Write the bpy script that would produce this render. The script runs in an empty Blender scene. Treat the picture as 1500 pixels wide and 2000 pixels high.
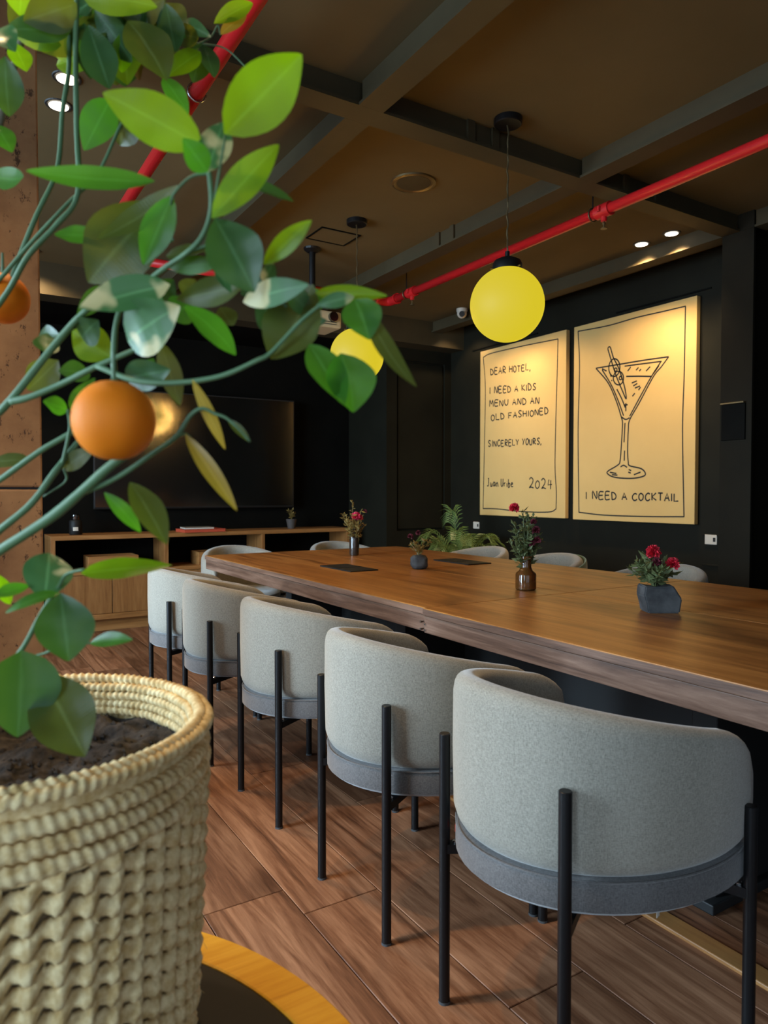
import bpy, bmesh, math, random
from mathutils import Vector, Matrix, noise
random.seed(7)
D = bpy.data; SC = bpy.context.scene; COL = SC.collection
PI = math.pi
# ------------------------------------------------------------------ camera
F_PX = 1390.0; HOR = 962.0; YAW = math.radians(31.9); CAMH = 1.15
PITCH = math.atan((HOR - 1000) / F_PX)
cam = D.cameras.new('camera'); camo = D.objects.new('camera', cam); COL.objects.link(camo)
cam.sensor_fit = 'HORIZONTAL'; cam.sensor_width = 36; cam.lens = F_PX / 1500 * 36
cam.clip_start = 0.02
camo.location = (0, 0, CAMH); camo.rotation_euler = (PI/2 + PITCH, 0, -YAW)
cam.dof.use_dof = True; cam.dof.focus_distance = 2.4; cam.dof.aperture_fstop = 7.5
SC.camera = camo
# ------------------------------------------------------------------ world, daylight, exposure
W = D.worlds.new('world'); SC.world = W; W.use_nodes = True
bg = W.node_tree.nodes['Background']; bg.inputs[0].default_value = (0.62, 0.78, 1.0, 1); bg.inputs[1].default_value = 1.2
vs = SC.view_settings; vs.view_transform = 'Standard'; vs.look = 'None'; vs.exposure = 0.0; vs.gamma = 1.0; vs.use_curve_mapping = False
XL, XR, YF, YB, ZC = -2.7, 4.45, -2.6, 6.6, 2.8
WINY = [(-1.5, 0.0), (1.9, 3.3), (3.5, 4.9)]; WZ0, WZ1 = 0.35, 2.55
FWINX = [(-2.2, -0.5), (-0.2, 1.5)]
def area(name, loc, rot, sx, sy, e, col):
    l = D.lights.new(name, 'AREA'); l.shape = 'RECTANGLE'; l.size = sx; l.size_y = sy; l.energy = e; l.color = col; l.spread = math.radians(130)
    o = D.objects.new(name, l); COL.objects.link(o); o.location = loc; o.rotation_euler = rot; return o
for (a, b), e_ in zip(WINY, (66, 195, 130)):
    area('window_daylight', (XL - 0.16, (a+b)/2, (WZ0+WZ1)/2), (0, -PI/2+math.radians(18), 0), WZ1-WZ0, b-a, e_, (0.58, 0.80, 1.0))
for (a, b) in FWINX:
    area('window_daylight', ((a+b)/2, YF - 0.16, (WZ0+WZ1)/2), (PI/2-math.radians(18), 0, 0), b-a, WZ1-WZ0, 5, (0.68, 0.85, 1.0))

# ------------------------------------------------------------------ pixel helpers (photo pixels -> rays)
FW = Vector((math.sin(YAW), math.cos(YAW), 0)); RT = Vector((math.cos(YAW), -math.sin(YAW), 0)); UPW = Vector((0, 0, 1))
CF = FW*math.cos(PITCH) + UPW*math.sin(PITCH); CU = UPW*math.cos(PITCH) - FW*math.sin(PITCH); CO = Vector((0, 0, CAMH))
def at(u, v, X=None, Y=None, Z=None, d=None):
    r = CF + RT*((u-750)/F_PX) + CU*((1000-v)/F_PX)
    t = d if d is not None else (X/r.x if X is not None else (Y/r.y if Y is not None else (Z-CAMH)/r.z))
    return CO + r*t

# ------------------------------------------------------------------ materials
MT = {}
def mat(name, col, rough=0.5, metal=0.0, spec=0.5, **kw):
    m = D.materials.new(name); m.use_nodes = True; MT[name] = m
    b = m.node_tree.nodes['Principled BSDF']
    b.inputs['Base Color'].default_value = (*col, 1); b.inputs['Roughness'].default_value = rough
    b.inputs['Metallic'].default_value = metal; b.inputs['Specular IOR Level'].default_value = spec
    for k, v in kw.items(): b.inputs[k.replace('_', ' ')].default_value = v
    return m
def N(m, t, **kw):
    n = m.node_tree.nodes.new(t)
    for k, v in kw.items():
        if k in n.inputs: n.inputs[k].default_value = v
        else: setattr(n, k, v)
    return n
def L(m, a, b): m.node_tree.links.new(a, b)
def bsdf(m): return m.node_tree.nodes['Principled BSDF']
def ramp(m, stops):
    r = N(m, 'ShaderNodeValToRGB'); e = r.color_ramp.elements
    while len(e) < len(stops): e.new(0.5)
    for i, (p, c) in enumerate(stops): e[i].position = p; e[i].color = (*c, 1)
    return r
def coords(m, scale, rnd=False):
    tc = N(m, 'ShaderNodeTexCoord'); mp = N(m, 'ShaderNodeMapping'); mp.inputs['Scale'].default_value = scale
    L(m, tc.outputs['Object'], mp.inputs['Vector'])
    if rnd:
        oi = N(m, 'ShaderNodeObjectInfo'); ml = N(m, 'ShaderNodeMath', operation='MULTIPLY'); ml.inputs[1].default_value = 37.0
        L(m, oi.outputs['Random'], ml.inputs[0])
        cx = N(m, 'ShaderNodeCombineXYZ')
        for i in range(3): L(m, ml.outputs[0], cx.inputs[i])
        L(m, cx.outputs[0], mp.inputs['Location'])
        return mp, oi
    return mp, None
def bump(m, src, strength=0.3, dist=0.002):
    b = N(m, 'ShaderNodeBump'); b.inputs['Strength'].default_value = strength; b.inputs['Distance'].default_value = dist
    L(m, src, b.inputs['Height']); L(m, b.outputs[0], bsdf(m).inputs['Normal']); return b
def wood(name, c0, c1, c2, along='Y', rough=0.4, sc=1.0, rnd=True, knots=True, spec=0.4, vary=0.35, bs=0.25):
    m = mat(name, c1, rough, spec=spec)
    s = {'X': (1.1, 16, 16), 'Y': (16, 1.1, 16), 'Z': (16, 16, 1.1)}[along]
    mp, oi = coords(m, tuple(k*sc for k in s), rnd)
    n1 = N(m, 'ShaderNodeTexNoise', Scale=1.0, Detail=6.0, Roughness=0.62, Distortion=1.4); L(m, mp.outputs[0], n1.inputs['Vector'])
    n2 = N(m, 'ShaderNodeTexNoise', Scale=7.0, Detail=4.0, Roughness=0.7, Distortion=0.3); L(m, mp.outputs[0], n2.inputs['Vector'])
    mx = N(m, 'ShaderNodeMath', operation='MULTIPLY_ADD'); mx.inputs[1].default_value = 0.35
    L(m, n2.outputs[0], mx.inputs[0]); L(m, n1.outputs[0], mx.inputs[2])
    r = ramp(m, [(0.42, c0), (0.62, c1), (0.86, c2)]); L(m, mx.outputs[0], r.inputs[0])
    out = r.outputs[0]
    if knots:
        s2 = {'X': (1.2, 4, 4), 'Y': (4, 1.2, 4), 'Z': (4, 4, 1.2)}[along]
        mp2, _ = coords(m, tuple(k*sc for k in s2), rnd)
        n3 = N(m, 'ShaderNodeTexNoise', Scale=1.3, Detail=3.0, Distortion=0.8); L(m, mp2.outputs[0], n3.inputs['Vector'])
        r3 = ramp(m, [(0.27, (0.35, 0.3, 0.28)), (0.42, (1, 1, 1))]); L(m, n3.outputs[0], r3.inputs[0])
        mm = N(m, 'ShaderNodeMixRGB', blend_type='MULTIPLY'); mm.inputs[0].default_value = 0.8
        L(m, out, mm.inputs[1]); L(m, r3.outputs[0], mm.inputs[2]); out = mm.outputs[0]
    if rnd and vary:
        hv = N(m, 'ShaderNodeHueSaturation'); mr = N(m, 'ShaderNodeMapRange'); mr.inputs[3].default_value = 1-vary; mr.inputs[4].default_value = 1+vary
        L(m, oi.outputs['Random'], mr.inputs[0]); L(m, mr.outputs[0], hv.inputs['Value']); L(m, out, hv.inputs['Color']); out = hv.outputs[0]
    L(m, out, bsdf(m).inputs['Base Color']); bump(m, mx.outputs[0], bs, 0.002)
    return m
def noisy(name, c0, c1, scale=8.0, rough=0.6, bs=0.0, bd=0.002, spec=0.4, lo=0.35, hi=0.65, detail=5.0, **kw):
    m = mat(name, c0, rough, spec=spec, **kw)
    mp, _ = coords(m, (1, 1, 1))
    n = N(m, 'ShaderNodeTexNoise', Scale=scale, Detail=detail, Roughness=0.6); L(m, mp.outputs[0], n.inputs['Vector'])
    r = ramp(m, [(lo, c0), (hi, c1)]); L(m, n.outputs[0], r.inputs[0]); L(m, r.outputs[0], bsdf(m).inputs['Base Color'])
    if bs: bump(m, n.outputs[0], bs, bd)
    return m
wood('floor_wood', (0.050, 0.018, 0.008), (0.165, 0.068, 0.032), (0.31, 0.15, 0.078), 'Y', 0.42, 1.0, vary=0.3)
wood('table_wood', (0.125, 0.043, 0.009), (0.27, 0.103, 0.023), (0.43, 0.19, 0.048), 'Y', 0.36, 0.8, vary=0.08, bs=0.12, spec=0.5)
wood('apron_wood', (0.050, 0.024, 0.015), (0.135, 0.070, 0.044), (0.24, 0.14, 0.095), 'Y', 0.5, 1.1, vary=0.1, bs=0.4)
wood('oak_x', (0.18, 0.072, 0.020), (0.30, 0.132, 0.038), (0.40, 0.19, 0.062), 'X', 0.45, 1.0, knots=False, vary=0.06, bs=0.1)
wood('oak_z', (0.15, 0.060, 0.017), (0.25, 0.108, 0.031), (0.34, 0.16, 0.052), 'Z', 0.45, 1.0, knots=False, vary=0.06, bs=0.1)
wood('rim_wood', (0.42, 0.16, 0.010), (0.70, 0.33, 0.022), (0.85, 0.46, 0.05), 'X', 0.38, 0.9, knots=True, vary=0.1, bs=0.1)
wood('rail_wood', (0.22, 0.09, 0.025), (0.34, 0.15, 0.045), (0.42, 0.2, 0.06), 'Y', 0.5, 1.0, knots=False)
noisy('ceiling_paint', (0.108, 0.078, 0.034), (0.120, 0.086, 0.038), 3, 0.85, spec=0.15)
noisy('beam_paint', (0.046, 0.035, 0.017), (0.054, 0.041, 0.020), 6, 0.6, spec=0.25)
noisy('column_paint', (0.013, 0.011, 0.007), (0.016, 0.013, 0.008), 5, 0.7, spec=0.08)
noisy('wall_paint', (0.0090, 0.0084, 0.0050), (0.0115, 0.0108, 0.0064), 4, 0.65, spec=0.12)
noisy('wall_dark', (0.0045, 0.0043, 0.0035), (0.006, 0.0057, 0.0045), 4, 0.7, spec=0.05)
noisy('rear_plaster', (0.055, 0.045, 0.034), (0.07, 0.058, 0.043), 3, 0.8)
m = noisy('concrete', (0.20, 0.095, 0.038), (0.38, 0.20, 0.085), 5, 0.8, 0.35, 0.006, lo=0.3, hi=0.7)
mp, _ = coords(m, (9, 9, 5)); n = N(m, 'ShaderNodeTexNoise', Scale=3.2, Detail=7.0, Roughness=0.75); L(m, mp.outputs[0], n.inputs['Vector'])
r = ramp(m, [(0.375, (0.10, 0.075, 0.06)), (0.43, (1, 1, 1))]); L(m, n.outputs[0], r.inputs[0])
mm = N(m, 'ShaderNodeMixRGB', blend_type='MULTIPLY'); mm.inputs[0].default_value = 0.85
src = bsdf(m).inputs['Base Color'].links[0].from_socket; L(m, src, mm.inputs[1]); L(m, r.outputs[0], mm.inputs[2]); L(m, mm.outputs[0], bsdf(m).inputs['Base Color'])
def fabric(name, c0, c1, rough=0.85):
    m = mat(name, c0, rough, spec=0.2, Sheen_Weight=0.35, Sheen_Roughness=0.45)
    mp, _ = coords(m, (1, 1, 0.28)); n = N(m, 'ShaderNodeTexNoise', Scale=560.0, Detail=2.0); L(m, mp.outputs[0], n.inputs['Vector'])
    mp2, _ = coords(m, (0.3, 0.3, 1)); n2 = N(m, 'ShaderNodeTexNoise', Scale=560.0, Detail=2.0); L(m, mp2.outputs[0], n2.inputs['Vector'])
    n3 = N(m, 'ShaderNodeTexNoise', Scale=7.0, Detail=3.0); L(m, mp.outputs[0], n3.inputs['Vector'])
    a = N(m, 'ShaderNodeMath', operation='ADD'); L(m, n.outputs[0], a.inputs[0]); L(m, n2.outputs[0], a.inputs[1])
    a2 = N(m, 'ShaderNodeMath', operation='MULTIPLY_ADD'); a2.inputs[1].default_value = 0.5; L(m, n3.outputs[0], a2.inputs[0]); L(m, a.outputs[0], a2.inputs[2])
    a3 = N(m, 'ShaderNodeMath', operation='MULTIPLY'); a3.inputs[1].default_value = 0.4; L(m, a2.outputs[0], a3.inputs[0])
    r = ramp(m, [(0.36, c0), (0.64, c1)]); L(m, a3.outputs[0], r.inputs[0]); L(m, r.outputs[0], bsdf(m).inputs['Base Color'])
    bump(m, a.outputs[0], 0.35, 0.001); return m
fabric('chair_fabric', (0.170, 0.155, 0.124), (0.325, 0.297, 0.244))
fabric('seat_band_fabric', (0.060, 0.055, 0.053), (0.135, 0.124, 0.120), 0.65)
fabric('green_fabric', (0.05, 0.10, 0.05), (0.09, 0.16, 0.08))
mat('black_metal', (0.006, 0.006, 0.0065), 0.38, spec=0.3)
mat('black_matte', (0.010, 0.010, 0.010), 0.6)
mat('steel', (0.6, 0.6, 0.6), 0.25, 1.0)
mat('red_paint', (0.46, 0.012, 0.014), 0.33, spec=0.5)
mat('brass_dark', (0.16, 0.12, 0.06), 0.4, 0.8)
mat('white_plastic', (0.55, 0.50, 0.42), 0.4)
mat('cream_plastic', (0.62, 0.48, 0.28), 0.45)
mat('screen', (0.003, 0.003, 0.003), 0.12, spec=1.0, IOR=1.9)
mat('ink', (0.012, 0.011, 0.011), 0.8)
mat('canvas_side', (0.32, 0.28, 0.23), 0.8)
noisy('canvas', (0.58, 0.385, 0.14), (0.61, 0.41, 0.152), 3, 0.85, 0.05)
mat('slate_black', (0.010, 0.010, 0.010), 0.55, spec=0.3)
noisy('slate', (0.030, 0.031, 0.033), (0.075, 0.075, 0.076), 14, 0.8, 0.6, 0.004)
noisy('soil', (0.006, 0.0045, 0.004), (0.062, 0.047, 0.036), 55, 0.95, 0.8, 0.006, lo=0.36, hi=0.7)
m = noisy('jute', (0.56, 0.37, 0.145), (0.90, 0.72, 0.40), 70, 0.9, 0.6, 0.002)
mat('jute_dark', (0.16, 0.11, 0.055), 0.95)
mat('branch_bark', (0.085, 0.17, 0.075), 0.6)
mat('trunk_bark', (0.14, 0.12, 0.08), 0.8)
m = noisy('orange_peel', (0.80, 0.19, 0.006), (0.92, 0.25, 0.008), 4, 0.6, spec=0.25, Subsurface_Weight=0.12)
mp, _ = coords(m, (1, 1, 1)); n = N(m, 'ShaderNodeTexNoise', Scale=420.0, Detail=1.0); L(m, mp.outputs[0], n.inputs['Vector']); bump(m, n.outputs[0], 0.15, 0.001)
def leafmat(name, col, tcol, tf=0.42, rough=0.36, cream=False):
    m = mat(name, col, rough, spec=0.5)
    b = bsdf(m); t = N(m, 'ShaderNodeBsdfTranslucent'); t.inputs[0].default_value = (*tcol, 1)
    mx = N(m, 'ShaderNodeMixShader'); mx.inputs[0].default_value = tf
    L(m, b.outputs[0], mx.inputs[1]); L(m, t.outputs[0], mx.inputs[2])
    L(m, mx.outputs[0], m.node_tree.nodes['Material Output'].inputs[0])
    uv = N(m, 'ShaderNodeUVMap'); sx = N(m, 'ShaderNodeSeparateXYZ'); L(m, uv.outputs[0], sx.inputs[0])
    w = N(m, 'ShaderNodeMath', operation='SUBTRACT'); w.inputs[1].default_value = 0.5; L(m, sx.outputs[0], w.inputs[0])
    ab = N(m, 'ShaderNodeMath', operation='ABSOLUTE'); L(m, w.outputs[0], ab.inputs[0])
    r = ramp(m, [(0.0, tuple(min(1, c*1.7+0.03) for c in col)), (0.05, col)]); L(m, ab.outputs[0], r.inputs[0])
    out = r.outputs[0]
    oi = N(m, 'ShaderNodeObjectInfo'); tc = N(m, 'ShaderNodeTexCoord')
    n = N(m, 'ShaderNodeTexNoise', Scale=22.0, Detail=2.0); L(m, tc.outputs['Object'], n.inputs['Vector'])
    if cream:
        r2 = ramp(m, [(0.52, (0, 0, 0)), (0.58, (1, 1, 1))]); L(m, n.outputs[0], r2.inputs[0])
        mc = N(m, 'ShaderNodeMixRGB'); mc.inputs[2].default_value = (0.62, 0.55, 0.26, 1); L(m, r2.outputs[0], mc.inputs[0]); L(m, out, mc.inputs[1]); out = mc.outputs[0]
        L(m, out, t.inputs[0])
    hv = N(m, 'ShaderNodeHueSaturation'); mr = N(m, 'ShaderNodeMapRange'); mr.inputs[3].default_value = 0.75; mr.inputs[4].default_value = 1.3
    L(m, n.outputs[0], mr.inputs[0]); L(m, mr.outputs[0], hv.inputs['Value']); L(m, out, hv.inputs['Color']); L(m, hv.outputs[0], b.inputs['Base Color'])
    wv = N(m, 'ShaderNodeTexWave', Scale=9.0, Distortion=1.5); wv.bands_direction = 'Y'; L(m, uv.outputs[0], wv.inputs['Vector'])
    bump(m, wv.outputs[0], 0.12, 0.001)
    return m
leafmat('leaf_green', (0.06, 0.20, 0.025), (0.13, 0.42, 0.01), 0.5)
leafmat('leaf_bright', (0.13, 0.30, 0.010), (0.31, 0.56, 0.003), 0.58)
leafmat('leaf_dark', (0.035, 0.10, 0.030), (0.09, 0.20, 0.015), 0.35)
leafmat('leaf_olive', (0.075, 0.11, 0.020), (0.20, 0.23, 0.012), 0.4)
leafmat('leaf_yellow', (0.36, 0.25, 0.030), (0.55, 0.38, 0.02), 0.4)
leafmat('leaf_cream_patched', (0.075, 0.20, 0.06), (0.2, 0.4, 0.05), 0.3, cream=True)  # green leaf with cream patches mixed in by noise
leafmat('leaf_brown', (0.17, 0.085, 0.03), (0.25, 0.12, 0.03), 0.3)
leafmat('palm_leaf', (0.11, 0.17, 0.05), (0.2, 0.3, 0.05), 0.25)
leafmat('sage_leaf', (0.12, 0.145, 0.055), (0.14, 0.18, 0.05), 0.25, 0.6)
leafmat('dry_leaf', (0.24, 0.17, 0.05), (0.3, 0.2, 0.05), 0.25)
mat('petal_red', (0.55, 0.012, 0.03), 0.6); mat('petal_dark', (0.13, 0.012, 0.022), 0.7); mat('petal_pink', (0.68, 0.03, 0.10), 0.6)
mat('amber_glass', (0.30, 0.12, 0.03), 0.05, spec=0.6, Transmission_Weight=0.75, IOR=1.45)
mat('dark_glass', (0.05, 0.03, 0.02), 0.06, spec=0.6, Transmission_Weight=0.35, IOR=1.45)
mat('book_red', (0.50, 0.07, 0.03), 0.6); mat('book_grey', (0.18, 0.16, 0.12), 0.6); mat('paper', (0.6, 0.56, 0.48), 0.8)
mat('terracotta', (0.06, 0.05, 0.045), 0.7)
def emit(name, col, s):
    m = D.materials.new(name); m.use_nodes = True; MT[name] = m; nt = m.node_tree
    b = nt.nodes['Principled BSDF']; b.inputs['Base Color'].default_value = (0.02, 0.02, 0.02, 1); b.inputs['Roughness'].default_value = 0.55; b.inputs['Specular IOR Level'].default_value = 0.25
    b.inputs['Emission Color'].default_value = (*col, 1); b.inputs['Emission Strength'].default_value = s
emit('globe_glow', (0.80, 0.635, 0.022), 0.86)
emit('downlight_glow', (1.0, 0.88, 0.68), 6.0)
m = D.materials.new('window_glass'); m.use_nodes = True; MT['window_glass'] = m; nt = m.node_tree; nt.nodes.remove(nt.nodes['Principled BSDF'])
tr = N(m, 'ShaderNodeBsdfTransparent'); gl = N(m, 'ShaderNodeBsdfGlossy', Roughness=0.02); fr = N(m, 'ShaderNodeFresnel', IOR=1.45); mx = N(m, 'ShaderNodeMixShader')
L(m, fr.outputs[0], mx.inputs[0]); L(m, tr.outputs[0], mx.inputs[1]); L(m, gl.outputs[0], mx.inputs[2]); L(m, mx.outputs[0], nt.nodes['Material Output'].inputs[0])

# ------------------------------------------------------------------ mesh helpers
class MB:
    def __init__(s): s.v = []; s.f = []; s.uv = None
    def add(s, vs_, fs): o = len(s.v); s.v += [tuple(p) for p in vs_]; s.f += [tuple(i+o for i in f) for f in fs]; return s
    def box(s, x0, x1, y0, y1, z0, z1, c=0.0):
        if c <= 0:
            return s.add([(x0,y0,z0),(x1,y0,z0),(x1,y1,z0),(x0,y1,z0),(x0,y0,z1),(x1,y0,z1),(x1,y1,z1),(x0,y1,z1)],
                         [(0,3,2,1),(4,5,6,7),(0,1,5,4),(1,2,6,5),(2,3,7,6),(3,0,4,7)])
        bm = bmesh.new(); bmesh.ops.create_cube(bm, size=1)
        for v in bm.verts: v.co = Vector(((x0+x1)/2+v.co.x*(x1-x0), (y0+y1)/2+v.co.y*(y1-y0), (z0+z1)/2+v.co.z*(z1-z0)))
        bmesh.ops.bevel(bm, geom=bm.edges[:], offset=c, segments=2, affect='EDGES', profile=0.5)
        s.add([v.co.copy() for v in bm.verts], [[v.index for v in f.verts] for f in bm.faces] if not bm.verts.index_update() else 0); bm.free(); return s
    def tube(s, pts, rad, n=8, cap=True):
        pts = [Vector(p) for p in pts]; k = len(pts); o = len(s.v); prev = None
        for i, p in enumerate(pts):
            t = (pts[min(i+1, k-1)] - pts[max(i-1, 0)]).normalized()
            if prev is None:
                a = Vector((0, 0, 1)) if abs(t.z) < 0.9 else Vector((1, 0, 0)); x = t.cross(a).normalized()
            else: x = (prev - t*prev.dot(t)).normalized()
            prev = x; y = t.cross(x); r = rad[i] if isinstance(rad, (list, tuple)) else rad
            for j in range(n):
                a = 2*PI*j/n; s.v.append(tuple(p + x*(math.cos(a)*r) + y*(math.sin(a)*r)))
        for i in range(k-1):
            for j in range(n):
                a = o+i*n+j; b = o+i*n+(j+1) % n; s.f.append((a, b, b+n, a+n))
        if cap: s.f.append(tuple(o+j for j in reversed(range(n)))); s.f.append(tuple(o+(k-1)*n+j for j in range(n)))
        return s
    def lathe(s, prof, n=32, c=(0, 0, 0)):
        o = len(s.v); k = len(prof)
        for (r, z) in prof:
            for j in range(n): a = 2*PI*j/n; s.v.append((c[0]+r*math.cos(a), c[1]+r*math.sin(a), c[2]+z))
        for i in range(k-1):
            for j in range(n):
                a = o+i*n+j; b = o+i*n+(j+1) % n; s.f.append((a, b, b+n, a+n))
        s.f.append(tuple(o+j for j in reversed(range(n)))); s.f.append(tuple(o+(k-1)*n+j for j in range(n)))
        return s
    def grid(s, fn, nu, nv, cu=False, cv=False):
        o = len(s.v)
        for i in range(nu):
            for j in range(nv): s.v.append(tuple(fn(i, j)))
        for i in range(nu if cu else nu-1):
            for j in range(nv if cv else nv-1):
                a = o+i*nv+j; b = o+((i+1) % nu)*nv+j; c = o+((i+1) % nu)*nv+(j+1) % nv; d = o+i*nv+(j+1) % nv
                s.f.append((a, b, c, d))
        return s
    def mesh(s, name, material, smooth=False):
        me = D.meshes.new(name); me.from_pydata(s.v, [], s.f); me.materials.append(MT[material])
        if smooth:
            for p in me.polygons: p.use_smooth = True
            if smooth == 'auto': me.set_sharp_from_angle(angle=math.radians(40))
        me.update(); return me
    def obj(s, name, material, parent=None, smooth=False, loc=None):
        return mk(name, s.mesh(name, material, smooth), parent, loc)
def mk(name, me, parent=None, loc=None, rotz=0):
    o = D.objects.new(name, me); COL.objects.link(o)
    if parent: o.parent = parent
    if loc: o.location = loc
    if rotz: o.rotation_euler = (0, 0, rotz)
    return o
def tag(o, label=None, cat=None, group=None, kind=None):
    for k, v in (('label', label), ('category', cat), ('group', group), ('kind', kind)):
        if v: o[k] = v
    return o
def thing(name, label, cat, loc=(0, 0, 0), rotz=0, group=None):
    o = D.objects.new(name, None); COL.objects.link(o); o.location = loc; o.rotation_euler = (0, 0, rotz); o.empty_display_size = 0.05
    return tag(o, label, cat, group)
def struct(o, label, cat='structure'): return tag(o, label, cat, kind='structure')
def spline(pts, n=6):
    P = [Vector(p) for p in pts]; P = [P[0]*2-P[1]] + P + [P[-1]*2-P[-2]]; out = []
    for i in range(1, len(P)-2):
        for k in range(n):
            t = k/n; a, b, c, d = P[i-1:i+3]
            out.append(0.5*((2*b)+(c-a)*t+(2*a-5*b+4*c-d)*t*t+(3*b-a-3*c+d)*t**3))
    out.append(P[-2]); return out
def fix_normals(o):
    bm = bmesh.new(); bm.from_mesh(o.data); bmesh.ops.recalc_face_normals(bm, faces=bm.faces[:]); bm.to_mesh(o.data); bm.free()

# ================================================================== THE ROOM
# floor: slab and separate planks
fl = MB().box(XL, XR+0.3, YF, YB, -0.08, -0.014).obj('floor', 'black_matte'); struct(fl, 'dark brown oak plank floor running along the long table', 'floor')
PW, PL = 0.235, 1.55
row = 0; x = XL
plank_cache = {}
while x < XR + 0.25:
    w = min(PW, XR + 0.3 - x); y = YF - random.uniform(0, PL*0.9)
    while y < YB:
        y0 = max(y, YF); y1 = min(y+PL, YB)
        if y1 - y0 > 0.03:
            key = (round(w, 3), round(y1-y0, 2))
            if key not in plank_cache:
                g = 0.0012; q = 0.0016; ww = w; ll = y1-y0; b = MB()
                b.add([(g,g,-.014),(ww-g,g,-.014),(ww-g,ll-g,-.014),(g,ll-g,-.014),(g,g,-q),(ww-g,g,-q),(ww-g,ll-g,-q),(g,ll-g,-q),
                       (g+q,g+q,0),(ww-g-q,g+q,0),(ww-g-q,ll-g-q,0),(g+q,ll-g-q,0)],
                      [(0,3,2,1),(0,1,5,4),(1,2,6,5),(2,3,7,6),(3,0,4,7),(4,5,9,8),(5,6,10,9),(6,7,11,10),(7,4,8,11),(8,9,10,11)])
                plank_cache[key] = b.mesh('floor_plank', 'floor_wood')
            mk('floor_plank', plank_cache[key], fl, (x, y0, 0))
        y += PL
    x += PW; row += 1
cl = MB().box(XL-0.2, XR+0.5, YF-0.2, YB+0.2, ZC, ZC+0.15).obj('ceiling', 'ceiling_paint'); struct(cl, 'dark olive brown painted ceiling between steel beams', 'ceiling')
wr = MB().box(XR, XR+0.2, YF, YB+0.2, 0, ZC).obj('wall_right', 'wall_paint'); struct(wr, 'dark green panelled wall behind the two drawings', 'wall')
for (y0, y1, z) in ((2.95, 3.75, 2.535), (2.68, 3.0, 0.862), (2.68, 3.0, 0.655), (4.6, 5.5, 2.54)):
    MB().box(XR-0.008, XR, y0, y1, z-0.006, z+0.006, 0.002).obj('panel_moulding', 'wall_dark' if z > 1 else 'wall_paint', wr)
wb = MB().box(XL-0.2, 3.67, YB, YB+0.2, 0, ZC).obj('wall_back', 'wall_dark'); struct(wb, 'near black wall carrying the television', 'wall')
# pier with recessed panel
YP = 5.85
pr = MB(); pr.box(3.67, 3.79, YP, YB+0.2, 0, ZC); pr.box(4.37, XR, YP, YB+0.2, 0, ZC); pr.box(3.79, 4.37, YP, YB+0.2, 0, 0.77); pr.box(3.79, 4.37, YP, YB+0.2, 2.45, ZC); pr.box(3.79, 4.37, YP+0.03, YB+0.2, 0.77, 2.45)
po = pr.obj('wall_corner', 'wall_paint'); struct(po, 'dark green panelled pier in the corner beside the television niche', 'wall')
MB().box(3.81, 4.35, YP+0.012, YP+0.03, 0.79, 2.43, 0.004).obj('panel', 'wall_paint', po)
bh = MB().box(XL, XR, 5.64, YP, 2.57, ZC).obj('trim_1', 'beam_paint'); struct(bh, 'deep painted bulkhead across the ceiling before the television wall', 'bulkhead')
bn = MB().box(XL, 3.67, YP, YB, 2.57, ZC).obj('trim_2', 'wall_dark'); struct(bn, 'dark dropped ceiling over the television niche', 'bulkhead')
def wall_with_openings(name, axis, pos, thick, a0, a1, opens, z0, z1, material, label):
    b = MB(); cuts = []; cur = a0
    def bx(p, q, za, zb):
        if axis == 'X': b.box(min(pos, pos+thick), max(pos, pos+thick), p, q, za, zb)
        else: b.box(p, q, min(pos, pos+thick), max(pos, pos+thick), za, zb)
    for (p, q) in opens:
        bx(cur, p, 0, ZC); bx(p, q, 0, z0); bx(p, q, z1, ZC); cur = q
    bx(cur, a1, 0, ZC)
    return struct(b.obj(name, material), label, 'wall')
wall_with_openings('wall_left', 'X', XL, -0.15, YF-0.15, YB+0.2, WINY, WZ0, WZ1, 'rear_plaster', 'plastered window wall left of the camera')
wall_with_openings('wall_front', 'Y', YF, -0.15, XL, XR+0.2, FWINX, WZ0, WZ1, 'rear_plaster', 'plastered window wall behind the camera')
k = 0
for ax, opens in (('X', WINY), ('Y', FWINX)):
    for (p, q) in opens:
        k += 1; t = 0.05
        def bx(b, a0, a1, z0, z1, d0, d1):
            if ax == 'X': b.box(XL-d1, XL-d0, a0, a1, z0, z1)
            else: b.box(a0, a1, YF-d1, YF-d0, z0, z1)
            return b
        b = MB()
        for (a0, a1, z0, z1) in ((p, p+t, WZ0, WZ1), (q-t, q, WZ0, WZ1), (p+t, q-t, WZ0, WZ0+t), (p+t, q-t, WZ1-t, WZ1), ((p+q)/2-t/2, (p+q)/2+t/2, WZ0+t, WZ1-t)): bx(b, a0, a1, z0, z1, 0.04, 0.10)
        w_ = b.obj('window_%d' % k, 'black_matte'); struct(w_, 'tall black framed window letting daylight in', 'window')
        for (a0, a1) in ((p+t, (p+q)/2-t/2), ((p+q)/2+t/2, q-t)): bx(MB(), a0, a1, WZ0+t, WZ1-t, 0.066, 0.072).obj('pane', 'window_glass', w_)
# concrete pillar, in two lifts with a joint
pil = thing('concrete_pillar', 'rough brown concrete pillar behind the citrus tree', 'pillar', (0, 2.55, 0))
MB().box(-0.30, 0.281, 0, 0.45, 0, 1.160, 0.006).obj('pillar_section', 'concrete', pil); MB().box(-0.30, 0.281, 0, 0.45, 1.167, ZC, 0.006).obj('pillar_section', 'concrete', pil)
MB().box(-0.293, 0.274, 0.007, 0.443, 1.158, 1.17).obj('joint', 'black_matte', pil)

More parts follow.
